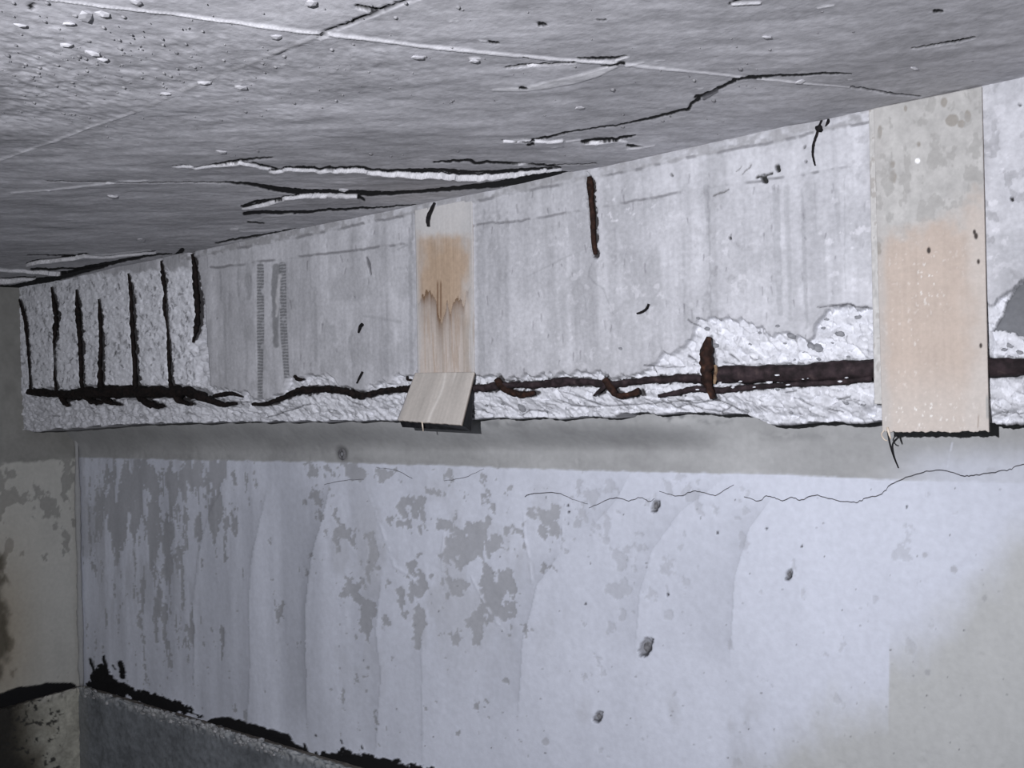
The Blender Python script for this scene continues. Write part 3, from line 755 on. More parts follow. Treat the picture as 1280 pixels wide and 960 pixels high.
# ================================================================== BOARDS
def slab(name, TL, TR, BL, BR, yfront, thick, colfun, mat, parent, nx=80, nz=150, bow=0.0, jagb=0.0, yb=None, seed=0):
    """board given by the photo corners of its front face, laid at depth yfront (top) .. yb (bottom)"""
    yb = yfront if yb is None else yb
    A = on(1, yfront, *TL)[0]; B = on(1, yfront, *TR)[0]; C_ = on(1, yb, *BL)[0]; D_ = on(1, yb, *BR)[0]
    s, t = np.meshgrid(np.linspace(0, 1, nx), np.linspace(0, 1, nz))
    jag = jagb * (fbm(s * 26, s * 0, 200 + seed, 3) - .5) * 2 * sstep(.9, 1, t)
    P = (A * ((1 - s) * (1 - t))[..., None] + B * (s * (1 - t))[..., None] + C_ * ((1 - s) * t)[..., None] + D_ * (s * t)[..., None])
    P[..., 2] += jag
    P[..., 1] -= bow * (t ** 2)
    uu, vv, _ = project(P)
    col, hh = colfun(uu, vv, s, t, P)
    N = np.cross(D_ - A, B - C_); N /= np.linalg.norm(N)
    if N[1] > 0: N = -N
    Fp = P + N * hh[..., None]; Bp = P - N * thick
    V = np.concatenate([Fp.reshape(-1, 3), Bp.reshape(-1, 3)])
    n = nx * nz
    i = np.arange(n).reshape(nz, nx)
    rim = np.concatenate([i[0, :-1], i[:-1, -1], i[-1, :0:-1], i[:0:-1, 0]])
    r2 = np.roll(rim, -1)
    qs = np.stack([rim, rim + n, r2 + n, r2], -1)
    edge = np.array([.30, .24, .19])
    C = np.concatenate([col.reshape(-1, 3), np.tile(edge, (n, 1))])
    me = mesh_np(name, V, np.concatenate([quads(nz, nx, True), quads(nz, nx) + n, qs[:, ::-1]]), C, True)
    return link(name, me, mat, parent)

def grain(P, sx=160, sz=5, seed=0):
    return fbm(P[..., 0] * sx, P[..., 2] * sz, 210 + seed, 4)

TAN = np.array([.41, .31, .225]); BEIGE = np.array([.50, .45, .41]); PLAS = np.array([.52, .52, .52])
def col_a(u, v, s, t, P):
    g = grain(P); c = BEIGE[None, None] * (1 + .28 * (g - .5))[..., None]
    top = sstep(300, 286, v + 10 * (fbm(u / 9, v / 9, 221, 3) - .5))
    su = [515, 524, 527, 533, 539, 545, 547, 552, 556, 559, 563, 567, 575, 580, 583, 589, 594]
    sv = [384, 378, 370, 365, 368, 377, 392, 402, 390, 378, 391, 375, 373, 380, 364, 359, 372]
    ln = np.interp(u, su, sv) + (fbm(u / 2.2, u * 0, 223, 3) - .5) * 14
    d = v - ln
    core = np.exp(-((u - 553 + 14 * (fbm(u / 12, v / 24, 228, 3) - .5)) / 32) ** 4)
    up_ = sstep(2, -2, d)
    c = mix(c, TAN[None, None] * (1 + .30 * (g - .5) + .15 * (fbm(u / 3, v / 5, 225, 3) - .5))[..., None], up_ * (.55 + .45 * core) * sstep(268, 318, v + 34 * (fbm(u / 10, v / 14, 226, 4) - .5)))
    stain = np.where(d > -1, np.exp(-np.maximum(d, 0) / (7 + 16 * core)), 0) * (.45 + .55 * fbm(u / 3, u * 0, 227, 2))
    c = mix(c, (.16, .095, .05), np.clip(stain * (.75 + .5 * core), 0, .95))
    for x0 in (547, 551):
        c = mix(c, (.16, .09, .05), sstep(1.6, .4, np.abs(u - x0)) * sstep(348, 356, v) * sstep(405, 392, v) * .8)
    c = mix(c, (.34, .25, .18), sstep(.60, .70, g) * sstep(378, 400, v) * .5 * core)
    c = mix(c, PLAS * 1.06, top * .85)
    edge = np.maximum(sstep(.10, .0, s + .06 * (g - .5)), sstep(.90, 1, s + .1 * (g - .5)))
    edge = np.maximum(edge, sstep(.16, .0, s + .35 * (fbm(u / 14, v / 30, 229, 3) - .5)) * .6); edge = np.maximum(edge, sstep(.84, 1.02, s + .35 * (fbm(u / 14, v / 30, 230, 3) - .5)) * .8)
    c = mix(c, PLAS * (.9), edge * .8)
    c = mix(c, (.30, .25, .20), sstep(.56, .66, grain(P, 90, 3, 5)) * sstep(385, 410, v) * .45)
    return c, (g - .5) * .0006 + top * .002
boardA = bpy.data.objects.new('plywood_board', None); COL.objects.link(boardA)
pa = on(1, 1.99, 556, 467)[0]
boardA.location = pa
tag(boardA, 'narrow stained plywood board fixed up the beam with its foot folded out as a flap', 'board', 'plywood boards on the beam')
def adopt(o, root):
    o.parent = root; o.matrix_parent_inverse = Matrix.Translation(-Vector(root.location))
o = slab('panel', (519, 263), (590, 249), (522, 467), (592, 465), DB - .005, .012, col_a, M_WOOD, None, 110, 240); adopt(o, boardA)
def col_f(u, v, s, t, P):
    q = s * .23; g = fbm(q * 150 + t * .3, t * 1.2, 231, 4); g2 = fbm(q * 28 + t * .1, t * .7, 235, 3)
    c = np.array([.46, .43, .395])[None, None] * (1 + .22 * (g - .5) + .30 * (g2 - .5))[..., None]
    c = mix(c, (.72, .69, .65), sstep(.035, .0, np.abs(s - .53 - .03 * np.sin(t * 5))) * .55)
    c = mix(c, (.72, .69, .65), sstep(.03, .0, np.abs(s - .70)) * sstep(.3, .0, t) * .5)
    c = mix(c, (.36, .35, .35), sstep(.06, 0, s) * sstep(.35, .6, t) * .7)
    return c, (g - .5) * .0006
o = slab('flap', (519, 466), (592.5, 465), (496.5, 525), (576, 531), DB - .012, .009, col_f, M_WOOD, None, 60, 60, yb=DB - .085, jagb=.0015, seed=3); adopt(o, boardA)
o['label'] = 'bare grey-beige lower flap tilted out from the beam'
K = [on(1, y_, x_, v_)[0] for x_, v_, y_ in [(519, 468, DB - .008), (592.2, 467, DB - .008), (499, 525, DB - .074), (576.5, 530.5, DB - .070), (503, 534, DB - .060), (589, 539, DB - .008), (524, 470, DB - .002), (593, 469, DB - .002)]]  # made-up wedge, black in place of the shade behind the flap
me = bpy.data.meshes.new('flap_shade')
me.from_pydata([tuple(k) for k in K], [], [(0, 2, 3, 1), (2, 4, 5, 3), (1, 3, 5, 7), (0, 6, 4, 2), (6, 7, 5, 4), (0, 1, 7, 6)]); me.update()
o = link('flap_shade', me, M_BLACK); adopt(o, boardA); o['label'] = 'black wedge standing in for the shade behind the tilted flap'
fb = on(1, DB - .085, 527.5, 527)[0]; fe = on(1, DB - .082, 529, 539)[0]
o = tube('splinter', [fb, (fb + fe) / 2, fe], [.0022, .002, .0012], M_SPLINTER, None, rough=.1); adopt(o, boardA)

def col_b(u, v, s, t, P):
    g = grain(P, 130, 4, 3); g2 = fbm(P[..., 0] * 34, P[..., 2] * 2, 241, 3); cl = fbm(u / 26, v / 26, 243, 4); cl2 = fbm(u / 9, v / 9, 245, 4)
    c = np.array([.452, .382, .328])[None, None] * (1 + .12 * (g - .5) + .12 * (g2 - .5) + .14 * (cl - .5))[..., None]
    c = mix(c, (.50, .465, .43), np.clip(sstep(440, 520, v) * .6 + sstep(.72, .95, s + .2 * (cl - .5)) * .7, 0, .85))
    lim = 306 - 50 * s + 60 * (cl - .5)
    pl = sstep(22, -22, v - lim)
    c = mix(c, np.array([.42, .415, .40])[None, None] * (1 + .3 * (cl2 - .5) + .25 * (cl - .5))[..., None], pl)
    left = sstep(.12, .02, s + .10 * (cl - .5)); c = mix(c, (.42, .41, .395), left * .6)
    # dark blotches in the plaster coat
    bl = blobs(u, v, [(1190, 150, 9, 9, 1), (1202, 155, 6, 6, .9), (1210, 145, 6, 10, .8), (1180, 128, 6, 9, .8), (1100, 165, 4, 14, .7), (1115, 205, 6, 8, .7), (1148, 180, 5, 5, .8), (1117, 220, 9, 14, .6), (1132, 136, 3, 6, .8), (1098, 310, 6, 14, .7), (1126, 240, 8, 10, .4)])
    c = mix(c, (.25, .23, .20), sstep(.40, .60, bl * (.55 + .9 * cl2)) * .75)
    hi = sstep(.56, .63, fbm(u / 11, v / 17, 246, 4)) * pl; c = mix(c, (.31, .305, .29), hi * .6)
    wh = sstep(.73, .78, fbm(u / 4, v / 5, 247, 3)) * np.clip(blobs(u, v, [(1160, 350, 24, 40, .9), (1150, 515, 60, 24, 1), (1135, 440, 30, 60, .5), (1150, 330, 60, 40, .4)]), 0, 1)
    c = mix(c, (.68, .66, .63), wh)
    for x0, y0, w in [(1161, 313, 4), (1220, 295, 4), (1223, 327, 3), (1226, 432, 3), (1218, 290, 3)]:
        c = mix(c, (.05, .04, .035), sstep(w * .6 + .8, w * .4, np.hypot(u - x0, (v - y0) * .6)))
    c = mix(c, (.30, .25, .21), sstep(1.4, .5, np.abs(u - 1222 - (540 - v) * .06)) * sstep(515, 522, v) * sstep(537, 533, v) * .7)
    c = mix(c, (.30, .30, .29), sstep(.975, .985, s) * sstep(490, 500, v) * sstep(526, 520, v) * .8)
    dot = sstep(4, 2.6, np.hypot(u - 1147, v - 201)); c = mix(c, (.86, .86, .86), dot)
    return c, (g - .5) * .0005 + pl * (.0022 * (cl2 - .3))
boardB = bpy.data.objects.new('plywood_board', None); COL.objects.link(boardB)
boardB.location = on(1, 1.98, 1165, 542)[0]
tag(boardB, 'wide tan plywood board at the right, plastered grey at the top, hanging below the beam', 'board', 'plywood boards on the beam')
YB0, YB1 = DB - .014, DB - .040
o = slab('panel', (1092, 135.5), (1227, 108), (1103, 540), (1236, 539), YB0, .014, col_b, M_WOOD, None, 150, 300, yb=YB1, jagb=.0035, seed=9); adopt(o, boardB)
# grey sound edge strip down its left side
def col_s(u, v, s, t, P):
    g = fbm(u / 6, v / 9, 251, 4)
    c = np.array([.47, .465, .45])[None, None] * (1 + .5 * (g - .5))[..., None]
    c = mix(c, (.24, .22, .20), sstep(.62, .70, g) * .6)
    return c, (g - .5) * .004
o = slab('edge_strip', (1086, 137), (1094, 135), (1093, 505), (1103, 505), YB0 + .006, .008, col_s, M_WOOD, None, 10, 160, yb=YB1 + .010); adopt(o, boardB)
o['label'] = 'grey plastered left edge of the board'
def bpt(uu, vv, y): return on(1, y, uu, vv)[0]
for pts, r in [([(1109, 534), (1111, 541), (1113.5, 549)], [.0022, .0022, .0014]), ([(1105, 538), (1102, 543), (1105, 549), (1109, 551)], [.0014] * 4),
               ]:
    P = [bpt(x0, y0, YB1 - .004) for x0, y0 in pts]
    o = tube('splinter', P, r, M_SPLINTER, None, rough=.1); adopt(o, boardB)
P = [bpt(1110, 540, YB1 + .02), bpt(1112, 553, DW - .09), bpt(1115, 564, DW - .03), bpt(1118, 573, DW - .008), bpt(1123, 585, DW - .004)]  # dark tube drawn in place of the splinter's cast shadow
o = tube('splinter_shadow', P, [.0022, .0021, .0020, .0018, .0014], M_WIRE, None, rough=.1); adopt(o, boardB); o['label'] = 'thin dark tube standing in for the splinter shadow at the lower left corner'

# ================================================================== BACK WALL
X = pxcols(DW, 60, 1310, 1.5, XR)
Z = np.arange(ZP - .05, 1.60, .0042)
XX, ZZ = np.meshgrid(X, Z, indexing='xy')
P0 = np.stack([XX, np.full(XX.shape, DW), ZZ], -1)
u, v, dep = project(P0); pxm = dep / F
n1 = fbm(XX * 3, ZZ * 2.2, 301, 5); n2 = fbm(XX * 24, ZZ * 12, 305, 5); n3 = fbm(XX * 45, ZZ * 45, 309, 4); n4 = fbm(XX * 9, ZZ * 3.0, 313, 4)
PAINT = np.array([.615, .645, .725]); BARE = np.array([.375, .385, .41]); GREEN = np.array([.475, .485, .475])
cc = PAINT[None, None] * (1 + .10 * (n1 - .5) + .10 * (n4 - .5) + .05 * (n3 - .5))[..., None]
dyw = (n1 - .5) * .010 + (n4 - .5) * .004 + (n3 - .5) * .0012
# coat of paint thin or missing
W = blobs(u, v, [(205, 600, 90, 28, 1), (150, 640, 45, 60, .95), (195, 660, 40, 55, .9), (275, 645, 20, 40, 1), (235, 660, 16, 35, .7), (180, 730, 10, 35, .9), (200, 775, 14, 50, .65), (205, 715, 12, 16, .9), (235, 800, 10, 40, .5),
                 (120, 690, 10, 60, .7), (440, 590, 70, 14, .6), (400, 640, 18, 50, .55), (433, 660, 14, 40, .6), (437, 735, 14, 30, .9), (455, 765, 14, 40, .95), (484, 780, 8, 16, .9), (465, 690, 8, 50, .7),
                 (522, 780, 8, 40, .95), (520, 740, 18, 40, .75), (497, 740, 20, 30, .6), (590, 680, 40, 40, .85), (630, 730, 44, 36, .95), (645, 690, 28, 22, .65), (605, 775, 46, 30, .7), (565, 740, 20, 30, .7),
                 (540, 640, 70, 40, .5), (350, 770, 6, 18, .7), (700, 640, 80, 50, .42), (740, 620, 60, 20, .5), (860, 620, 60, 30, .42), (900, 650, 60, 60, .36), (660, 610, 60, 20, .5), (780, 700, 60, 60, .36)])
drip = fbm(XX * 30, ZZ * 7, 317, 5) * sstep(420, 260, u) + fbm(XX * 22, ZZ * 19, 321, 5) * sstep(260, 420, u)
bare = sstep(.50, .545, W * .60 + (drip - .5) * 1.2 + (n3 - .5) * .38 + (fbm(XX * 90, ZZ * 90, 371, 3) - .5) * .25 + .15 + .05 * sstep(420, 250, u))
strength = np.where(u < 700, .92, .92 - .55 * sstep(640, 760, u))
cc = mix(cc, BARE[None, None] * (1 + .14 * (n2 - .5))[..., None], bare * strength * .95)
dyw += bare * .0012
vst = fbm(XX * 13, ZZ * 1.3, 373, 4); cc = cc * (1 + .42 * (vst - .5) * sstep(620, 300, u))[..., None]
cc = mix(cc, BARE, sstep(.52, .70, fbm(XX * 16, ZZ * 4, 375, 5)) * sstep(330, 200, u) * sstep(860, 640, v) * .5)
# soft worn areas of the lower part
soft = sstep(.50, .66, fbm(XX * 8, ZZ * 4, 325, 5)) * sstep(.0, .5, blobs(u, v, [(880, 930, 80, 60, 1), (760, 920, 120, 60, .5), (940, 950, 80, 50, .9), (560, 700, 200, 120, .6), (500, 800, 200, 80, .3)]))
cc = mix(cc, BARE * 1.15, soft * .4)
# unpainted render low on the right, edge brushed
bu = np.array([900, 960, 1000, 1035, 1080, 1110, 1112, 1130, 1160, 1200, 1225, 1250, 1300.])
bv = np.array([985, 960, 915, 885, 885, 868, 800, 790, 790, 745, 715, 690, 640.])
rr_ = v - np.interp(u, bu, bv) + 46 * (fbm(XX * 12, ZZ * 9, 331, 5) - .5) + 24 * (fbm(XX * 40, ZZ * 16, 333, 3) - .5)
rr_ = np.where(u > 1300, 200, rr_)
gm = np.where(u > 880, sstep(-40, 60, rr_), 0)
cc = mix(cc, GREEN[None, None] * (1 + .18 * (n1 - .5) + .10 * (n2 - .5))[..., None], gm * .95)
# bare band under the beam
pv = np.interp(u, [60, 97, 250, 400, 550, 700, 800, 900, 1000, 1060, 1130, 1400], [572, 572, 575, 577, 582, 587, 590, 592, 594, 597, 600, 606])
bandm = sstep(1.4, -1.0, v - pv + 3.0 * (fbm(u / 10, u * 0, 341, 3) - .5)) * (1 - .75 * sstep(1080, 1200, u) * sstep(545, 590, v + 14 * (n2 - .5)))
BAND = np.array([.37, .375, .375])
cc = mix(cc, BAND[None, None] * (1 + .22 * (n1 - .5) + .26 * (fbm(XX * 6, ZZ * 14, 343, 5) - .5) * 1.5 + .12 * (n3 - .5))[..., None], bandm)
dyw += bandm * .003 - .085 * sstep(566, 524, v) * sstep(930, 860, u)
halo = np.hypot((u - 427) / 9, (v - 567) / 13) + .5 * (n2 - .5); cc = mix(cc, (.05, .05, .052), sstep(1.1, .35, halo) * .85)
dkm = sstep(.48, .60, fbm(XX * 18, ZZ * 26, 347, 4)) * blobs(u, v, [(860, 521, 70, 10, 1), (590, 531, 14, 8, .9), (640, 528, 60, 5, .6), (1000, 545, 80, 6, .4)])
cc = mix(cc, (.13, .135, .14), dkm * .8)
cc = mix(cc, BAND * .78, sstep(40, 0, v - 525) * .5 * sstep(650, 100, u) * bandm)      # band darker towards the beam and the left end
def wridge(pts, w, h, colr=None, k=0., jag=1.):
    global cc, dyw
    d, ww = polydist(u + jag * 2 * (n2 - .5), v + jag * 2 * (n3 - .5), pts, w)
    m = sstep(ww * .5 + 1, ww * .5 - .8, d)
    m = m * sstep(.30, .5, fbm(u / 7, v / 7, 377, 3)); dyw = dyw - m * h
    if colr is not None: cc = mix(cc, colr, m * k)
def arc(pts, side=1, k=.10, width=26):
    """edge of one trowel pass: coat raised on one side, ridge shading painted on the other"""
    global cc, dyw
    pts = np.asarray(pts, float)
    o = np.argsort(pts[:, 1]); xe = np.interp(v, pts[o, 1], pts[o, 0])
    s = (u - xe) * side + 3 * (n2 - .5)
    inr = sstep(pts[o[0], 1] - 8, pts[o[0], 1] + 25, v) * sstep(pts[o[-1], 1] + 30, pts[o[-1], 1] - 20, v)
    m = np.where(s < 0, np.exp(s / width), 0) * inr
    cc = cc * (1 - 1.35 * k * m)[..., None]
    dyw = dyw - np.where(s > 0, np.exp(-s / 60.), 0) * inr * .0016
arc([(280, 605), (262, 640), (248, 690), (242, 760), (243, 860)], 1, .10)
arc([(335, 610), (315, 690), (310, 740), (312, 800), (310, 890)], 1, .14)
arc([(414, 600), (400, 660), (388, 700), (382, 760), (383, 890)], 1, .20)
arc([(478, 720), (470, 790), (476, 850), (470, 935)], 1, .12)
arc([(528, 800), (527, 870), (528, 940)], 1, .08)
arc([(705, 685), (672, 730), (654, 800), (648, 880)], 1, .13, 40)
arc([(905, 598), (850, 640), (815, 690), (800, 740), (795, 800)], 1, .09, 40)
arc([(965, 622), (937, 660), (919, 720), (914, 810)], 1, .12, 40)
arc([(790, 588), (770, 625), (740, 660)], 1, .10, 20)
for pts, w in [([(460, 612), (470, 640), (480, 668), (488, 690), (494, 708), (516, 722), (522, 732)], [1, 2.4, 3, 3.4, 4, 4, 2]), ([(556, 662), (553, 690), (553, 718)], [2, 3, 2]),
               ([(589, 720), (600, 745), (612, 765), (622, 778), (631, 790)], [2, 3, 3.6, 3.4, 1]), ([(656, 672), (662, 700), (667, 735)], [2, 3.4, 2.6]), ([(190, 700), (196, 708), (206, 722)], [1.6, 3, 1.4]),
               ([(655, 640), (656, 690)], [1.4, 1.4]), ([(704, 655), (704, 690)], [1, 1]), ([(1190, 553), (1184, 585)], [3, 1.5])]:
    wridge(pts, [x * .75 for x in w], .002, PAINT * 1.12, .5)
# tar dabbed along the foot of the wall
def tarm(pts, w, jag=6.0, fr=5.0):
    global cc, dyw
    I = near(u, v, pts, max(w) + 12)
    a, b = u[I], v[I]
    d, ww = polydist(a + jag * (fbm(a / fr, b / fr, 351, 4) - .5) * 2, b + jag * (fbm(a / fr, b / fr, 355, 4) - .5) * 2, pts, w)
    m = sstep(ww * .5 + .8, ww * .5 - .8, d)
    cc[I] = mix(cc[I], (.010, .010, .011), m); dyw[I] = dyw[I] - m * .003
tarm([(123, 857), (140, 860), (166, 865)], [24, 24, 12]); tarm([(119, 845), (126, 838), (136, 850)], [10, 13, 16]); tarm([(114, 824), (118, 836)], [4, 5], 1.5)
tarm([(131, 821), (134, 840)], [4, 6], 2); tarm([(151, 829), (154, 845)], [7, 7], 3); tarm([(142, 832), (145, 836)], [2, 2], 2); tarm([(140, 850), (156, 858)], [6, 6])
tarm([(168, 868), (192, 876), (212, 882), (230, 886)], [11, 17, 19, 13]); tarm([(234, 886), (250, 896)], [5, 5])
tarm([(262, 903), (278, 902), (296, 908), (320, 916), (344, 925), (364, 933), (378, 938)], [6, 14, 18, 20, 20, 14, 8], 2.5)
tarm([(337, 915), (362, 922)], [8, 7], 2); tarm([(313, 905), (314, 912)], [4, 4], 1); tarm([(380, 929), (384, 942)], [3, 7], 2); tarm([(395, 941), (398, 949)], [5, 6], 2)
tarm([(404, 946), (420, 948), (450, 952), (490, 957), (540, 967)], [12, 16, 20, 16, 10], 5); tarm([(428, 938), (440, 942)], [6, 8], 5); tarm([(427, 925), (428, 929)], [2, 2], 1); tarm([(452, 932), (453, 936)], [2, 2], 1); tarm([(395, 919), (396, 920)], [2, 2], .5)
tarm([(540, 966), (640, 992), (760, 1024)], [12, 14, 12], 5)
# pin holes
rg = np.random.RandomState(21)
for k in range(130):
    pu, pv_ = rg.uniform(420, 1275), rg.uniform(600, 955)
    I = near(u, v, [(pu, pv_)], 3); m = sstep(1.5, .6, np.hypot(u[I] - pu, v[I] - pv_)) * rg.uniform(.25, .9); cc[I] = mix(cc[I], (.12, .12, .13), m)
for pu, pv_ in [(711, 640), (710, 632), (958, 661), (897, 666), (835, 743), (732, 755), (835, 744), (1133, 634), (1002, 683)]:
    m = sstep(2.2, .9, np.hypot(u - pu, v - pv_)); cc = mix(cc, (.05, .05, .055), m); dyw += m * .004
# blown plaster pits
pits = [(819, 633, 5, 9), (807, 810, 8, 13), (748, 896, 6, 7), (986, 719, 4, 7)]
for pu, pv_, a_, b_ in pits:
    q = np.hypot((u - pu + .25 * (v - pv_)) / a_, (v - pv_) / b_) + .35 * (n3 - .5) + .5 * (fbm(u / 3, v / 3, 361, 3) - .5)
    m = sstep(1.12, .9, q); cc = mix(cc, np.array([.24, .245, .265]), m * .9); q2 = np.hypot((u - pu + .25 * (v - pv_) + a_ * .35) / a_, (v - pv_ + b_ * .3) / b_); cc = mix(cc, (.03, .03, .034), m * sstep(.75, 1.1, q2) * .9); dyw += m * .010  # inner shade of each pit painted as a black lower-right edge
for pu, pv_, r in [(1156, 694, 4), (1192, 712, 5), (1159, 841, 4), (682, 927, 5), (1230, 748, 4)]:
    q = np.hypot(u - pu, v - pv_) / r + .6 * (fbm(u / 3, v / 3, 363, 3) - .5); m = sstep(1.1, .7, q); cc = mix(cc, (.33, .335, .35), m * .55); dyw += m * .001
P0[..., 1] = DW + dyw
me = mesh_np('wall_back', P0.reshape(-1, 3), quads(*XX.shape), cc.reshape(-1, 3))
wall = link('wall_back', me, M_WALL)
tag(wall, 'bluish-white skimmed wall under the beam with worn grey patches and trowel marks', kind='structure')

# hairline cracks: narrow dark seams along the plaster
def seam(pts, w, parent, y):
    P = catmull([on(1, y, x0, y0)[0] for x0, y0 in pts], 5)
    rg = np.random.RandomState(int(pts[0][0]))
    P[1:-1, 2] += rg.uniform(-.0015, .0015, len(P) - 2)
    _, _, dd = project(P); hw = .5 * np.interp(np.linspace(0, 1, len(P)), np.linspace(0, 1, len(w)), w) * dd / F
    A = P + np.stack([hw * 0, hw * 0, hw], -1); B = P - np.stack([hw * 0, hw * 0, hw], -1); K = P + np.array([0, .004, 0]); 
    Ftop = np.concatenate([A, B, K]); n = len(P); i = np.arange(n - 1)
    q = np.concatenate([np.stack([i, i + 1, i + 1 + n, i + n], -1), np.stack([i + n, i + n + 1, i + 1 + 2 * n, i + 2 * n], -1), np.stack([i + 2 * n, i + 2 * n + 1, i + 1, i], -1)])
    return link('crack', mesh_np('crack', Ftop, q), M_CRACK, parent)
def wy(x0, y0):                                       # true depth of the plaster at a photo point
    k = np.hypot(u - x0, v - y0).argmin(); return DW + dyw.ravel()[k]
for pts, w in [([(405, 606), (425, 601), (455, 599)], [.5, .7, .4]), ([(555, 601), (580, 597), (605, 586)], [.5, .7, .4]), ([(470, 584), (495, 588), (515, 598)], [.4, .6, .4]),
               ([(656, 621), (662, 618), (696, 616), (715, 624), (735, 630)], [1.1, 1.1, 1.1, .6, .4]), ([(736, 635), (752, 628), (770, 622), (786, 626), (800, 622), (812, 627), (818, 623)], [.7, 1.0, 1.2, 1.0, 1.0, 1, .6]),
               ([(824, 614), (848, 620), (866, 614), (880, 616), (894, 619), (908, 611), (917, 606)], [.7, 1.1, 1.1, 1.1, 1.1, 1, .7]),
               ([(930, 621), (948, 626), (958, 620), (968, 622), (978, 626), (990, 622), (1002, 625), (1018, 619), (1040, 624), (1064, 628), (1076, 626), (1082, 622), (1096, 620), (1106, 614), (1114, 605), (1132, 597), (1150, 591),
                 (1170, 588), (1192, 591), (1206, 595), (1220, 594), (1244, 590), (1262, 587), (1274, 582), (1300, 578)], [1, 1.2, 1.2, 1.2, 1.2, 1.2, 1.3, 1.3, 1.3, 1.5, 1.3, 1.3])]:
    ys = min(wy(*p) for p in pts)
    seam(pts, w, wall, ys - .0015)
for k, (pu, pv_, a_, b_) in enumerate(pits):
    q = on(1, DW, pu + (1.5 if k == 1 else .5), pv_ - 1)[0]; s = project(q[None])[2][0] / F
    o = lump('plaster_flake', (q[0], DW + .003, q[2]), (a_ * .55 * s, .004, b_ * .5 * s), M_PLUG, wall, 300 + k, 2, .3)
    o.rotation_euler = (0, .35, 0)

# grey plug with a dark ring, high on the bare band
q = on(1, DW, 427, 567.5)[0]; yq = wy(427, 567)
import bmesh
plug = bpy.data.objects.new('wall_plug', None); COL.objects.link(plug); plug.location = (q[0], yq, q[2])
tag(plug, 'small round fixing plug with a dark ring in the bare band under the beam', 'plug')
def lathe(name, prof, mat, parent, n=20):
    V = []; Fc = []
    for r, y in prof:
        for k in range(n):
            a_ = 2 * math.pi * k / n; V.append((r * math.cos(a_), y, r * 1.25 * math.sin(a_)))
    for i in range(len(prof) - 1):
        for k in range(n):
            Fc.append((i * n + k, i * n + (k + 1) % n, (i + 1) * n + (k + 1) % n, (i + 1) * n + k))
    me = bpy.data.meshes.new(name); me.from_pydata(V, [], Fc); me.update()
    return link(name, me, mat, parent)
lathe('ring', [(.019, .002), (.018, -.003), (.012, -.0045), (.010, -.001)], M_PLUG, plug)
lathe('socket', [(.0105, -.002), (.009, .004), (.0, .006)], M_BLACK, plug)
lathe('screw', [(.006, .004), (.0058, -.003), (.003, -.0045), (.0, -.0045)], M_STONE, plug)

# ================================================================== LEFT WALL
Y = np.concatenate([np.linspace(-1.2, 1.3, 20)[:-1], np.arange(1.3, DW + .004, .005)])
Z = np.arange(ZP - .05, ZC + .03, .005)
YY, ZZ = np.meshgrid(Y, Z, indexing='xy')
P0 = np.stack([np.full(YY.shape, XL), YY, ZZ], -1)
u, v, dep = project(P0)
far = dep < .5
u = np.where(far, -9e3, u); v = np.where(far, -9e3, v)
n1 = fbm(YY * 3, ZZ * 2, 401, 5); n2 = fbm(YY * 20, ZZ * 14, 405, 5); n3 = fbm(YY * 50, ZZ * 50, 409, 4)
LP = np.array([.45, .45, .42])
cc = LP[None, None] * (1 + .2 * (n1 - .5) + .12 * (n2 - .5))[..., None]
dx = (n1 - .5) * .008 + (n3 - .5) * .0015
W = blobs(u, v, [(50, 620, 60, 45, .9), (70, 660, 30, 70, .9), (20, 605, 40, 25, .8), (10, 790, 12, 60, .9), (5, 680, 14, 60, .8), (88, 600, 12, 60, .7), (30, 700, 20, 20, .4)])
arcx = np.interp(v, [640, 660, 690, 720, 780, 860], [30, 62, 85, 96, 103, 110])
W = np.where((u < arcx) & (u > 18) & (v > 645), W * .35, W)
bare = sstep(.50, .55, W * .5 + (n2 - .5) * 1.2 + .13)
cc = mix(cc, np.array([.26, .26, .245]), bare * .85); dx -= bare * .0015
warm = blobs(u, v, [(4, 800, 40, 120, 1), (40, 930, 60, 60, .6)])
cc = mix(cc, np.array([.30, .24, .15]), warm * .6); shadem = sstep(.34, .62, blobs(u, v, [(-22, 790, 40, 110, 1), (-16, 700, 26, 50, .8), (-40, 640, 30, 40, .7)]) + .5 * (n2 - .5)); cc = mix(cc, (.07, .062, .045), shadem * .85)  # lamp falloff in the corner painted as warm and dark patches
bandm = sstep(2, -2, v - np.interp(u, [0, 95], [580, 573]) + 6 * (n3 - .5)); cc = mix(cc, np.array([.25, .25, .235])[None, None] * (1 + .4 * (n1 - .5) + .3 * (n2 - .5))[..., None], bandm)
# tar strip above the plinth
d, ww = polydist(u + 3 * (n3 - .5), v + 5 * (n2 - .5), [(-900, 1085), (-120, 909), (-40, 892), (0, 883), (30, 873), (60, 867), (88, 862)], [60, 44, 40, 34, 30, 26, 16])
m = sstep(ww * .5 + .8, ww * .5 - .8, d); cc = mix(cc, (.010, .010, .011), m); dx += m * .003
d, ww = polydist(u + 3 * (n3 - .5), v + 5 * (n2 - .5), [(88, 864), (100, 863), (110, 858)], [6, 7, 9]); m = sstep(ww * .5 + .8, ww * .5 - .8, d) * sstep(.4, .5, n3 + .05); cc = mix(cc, (.010, .010, .011), m)
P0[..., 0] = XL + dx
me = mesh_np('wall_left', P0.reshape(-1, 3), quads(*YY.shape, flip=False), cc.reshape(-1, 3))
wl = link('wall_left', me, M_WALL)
tag(wl, 'dim greenish-grey end wall at the far left with worn plaster', kind='structure')
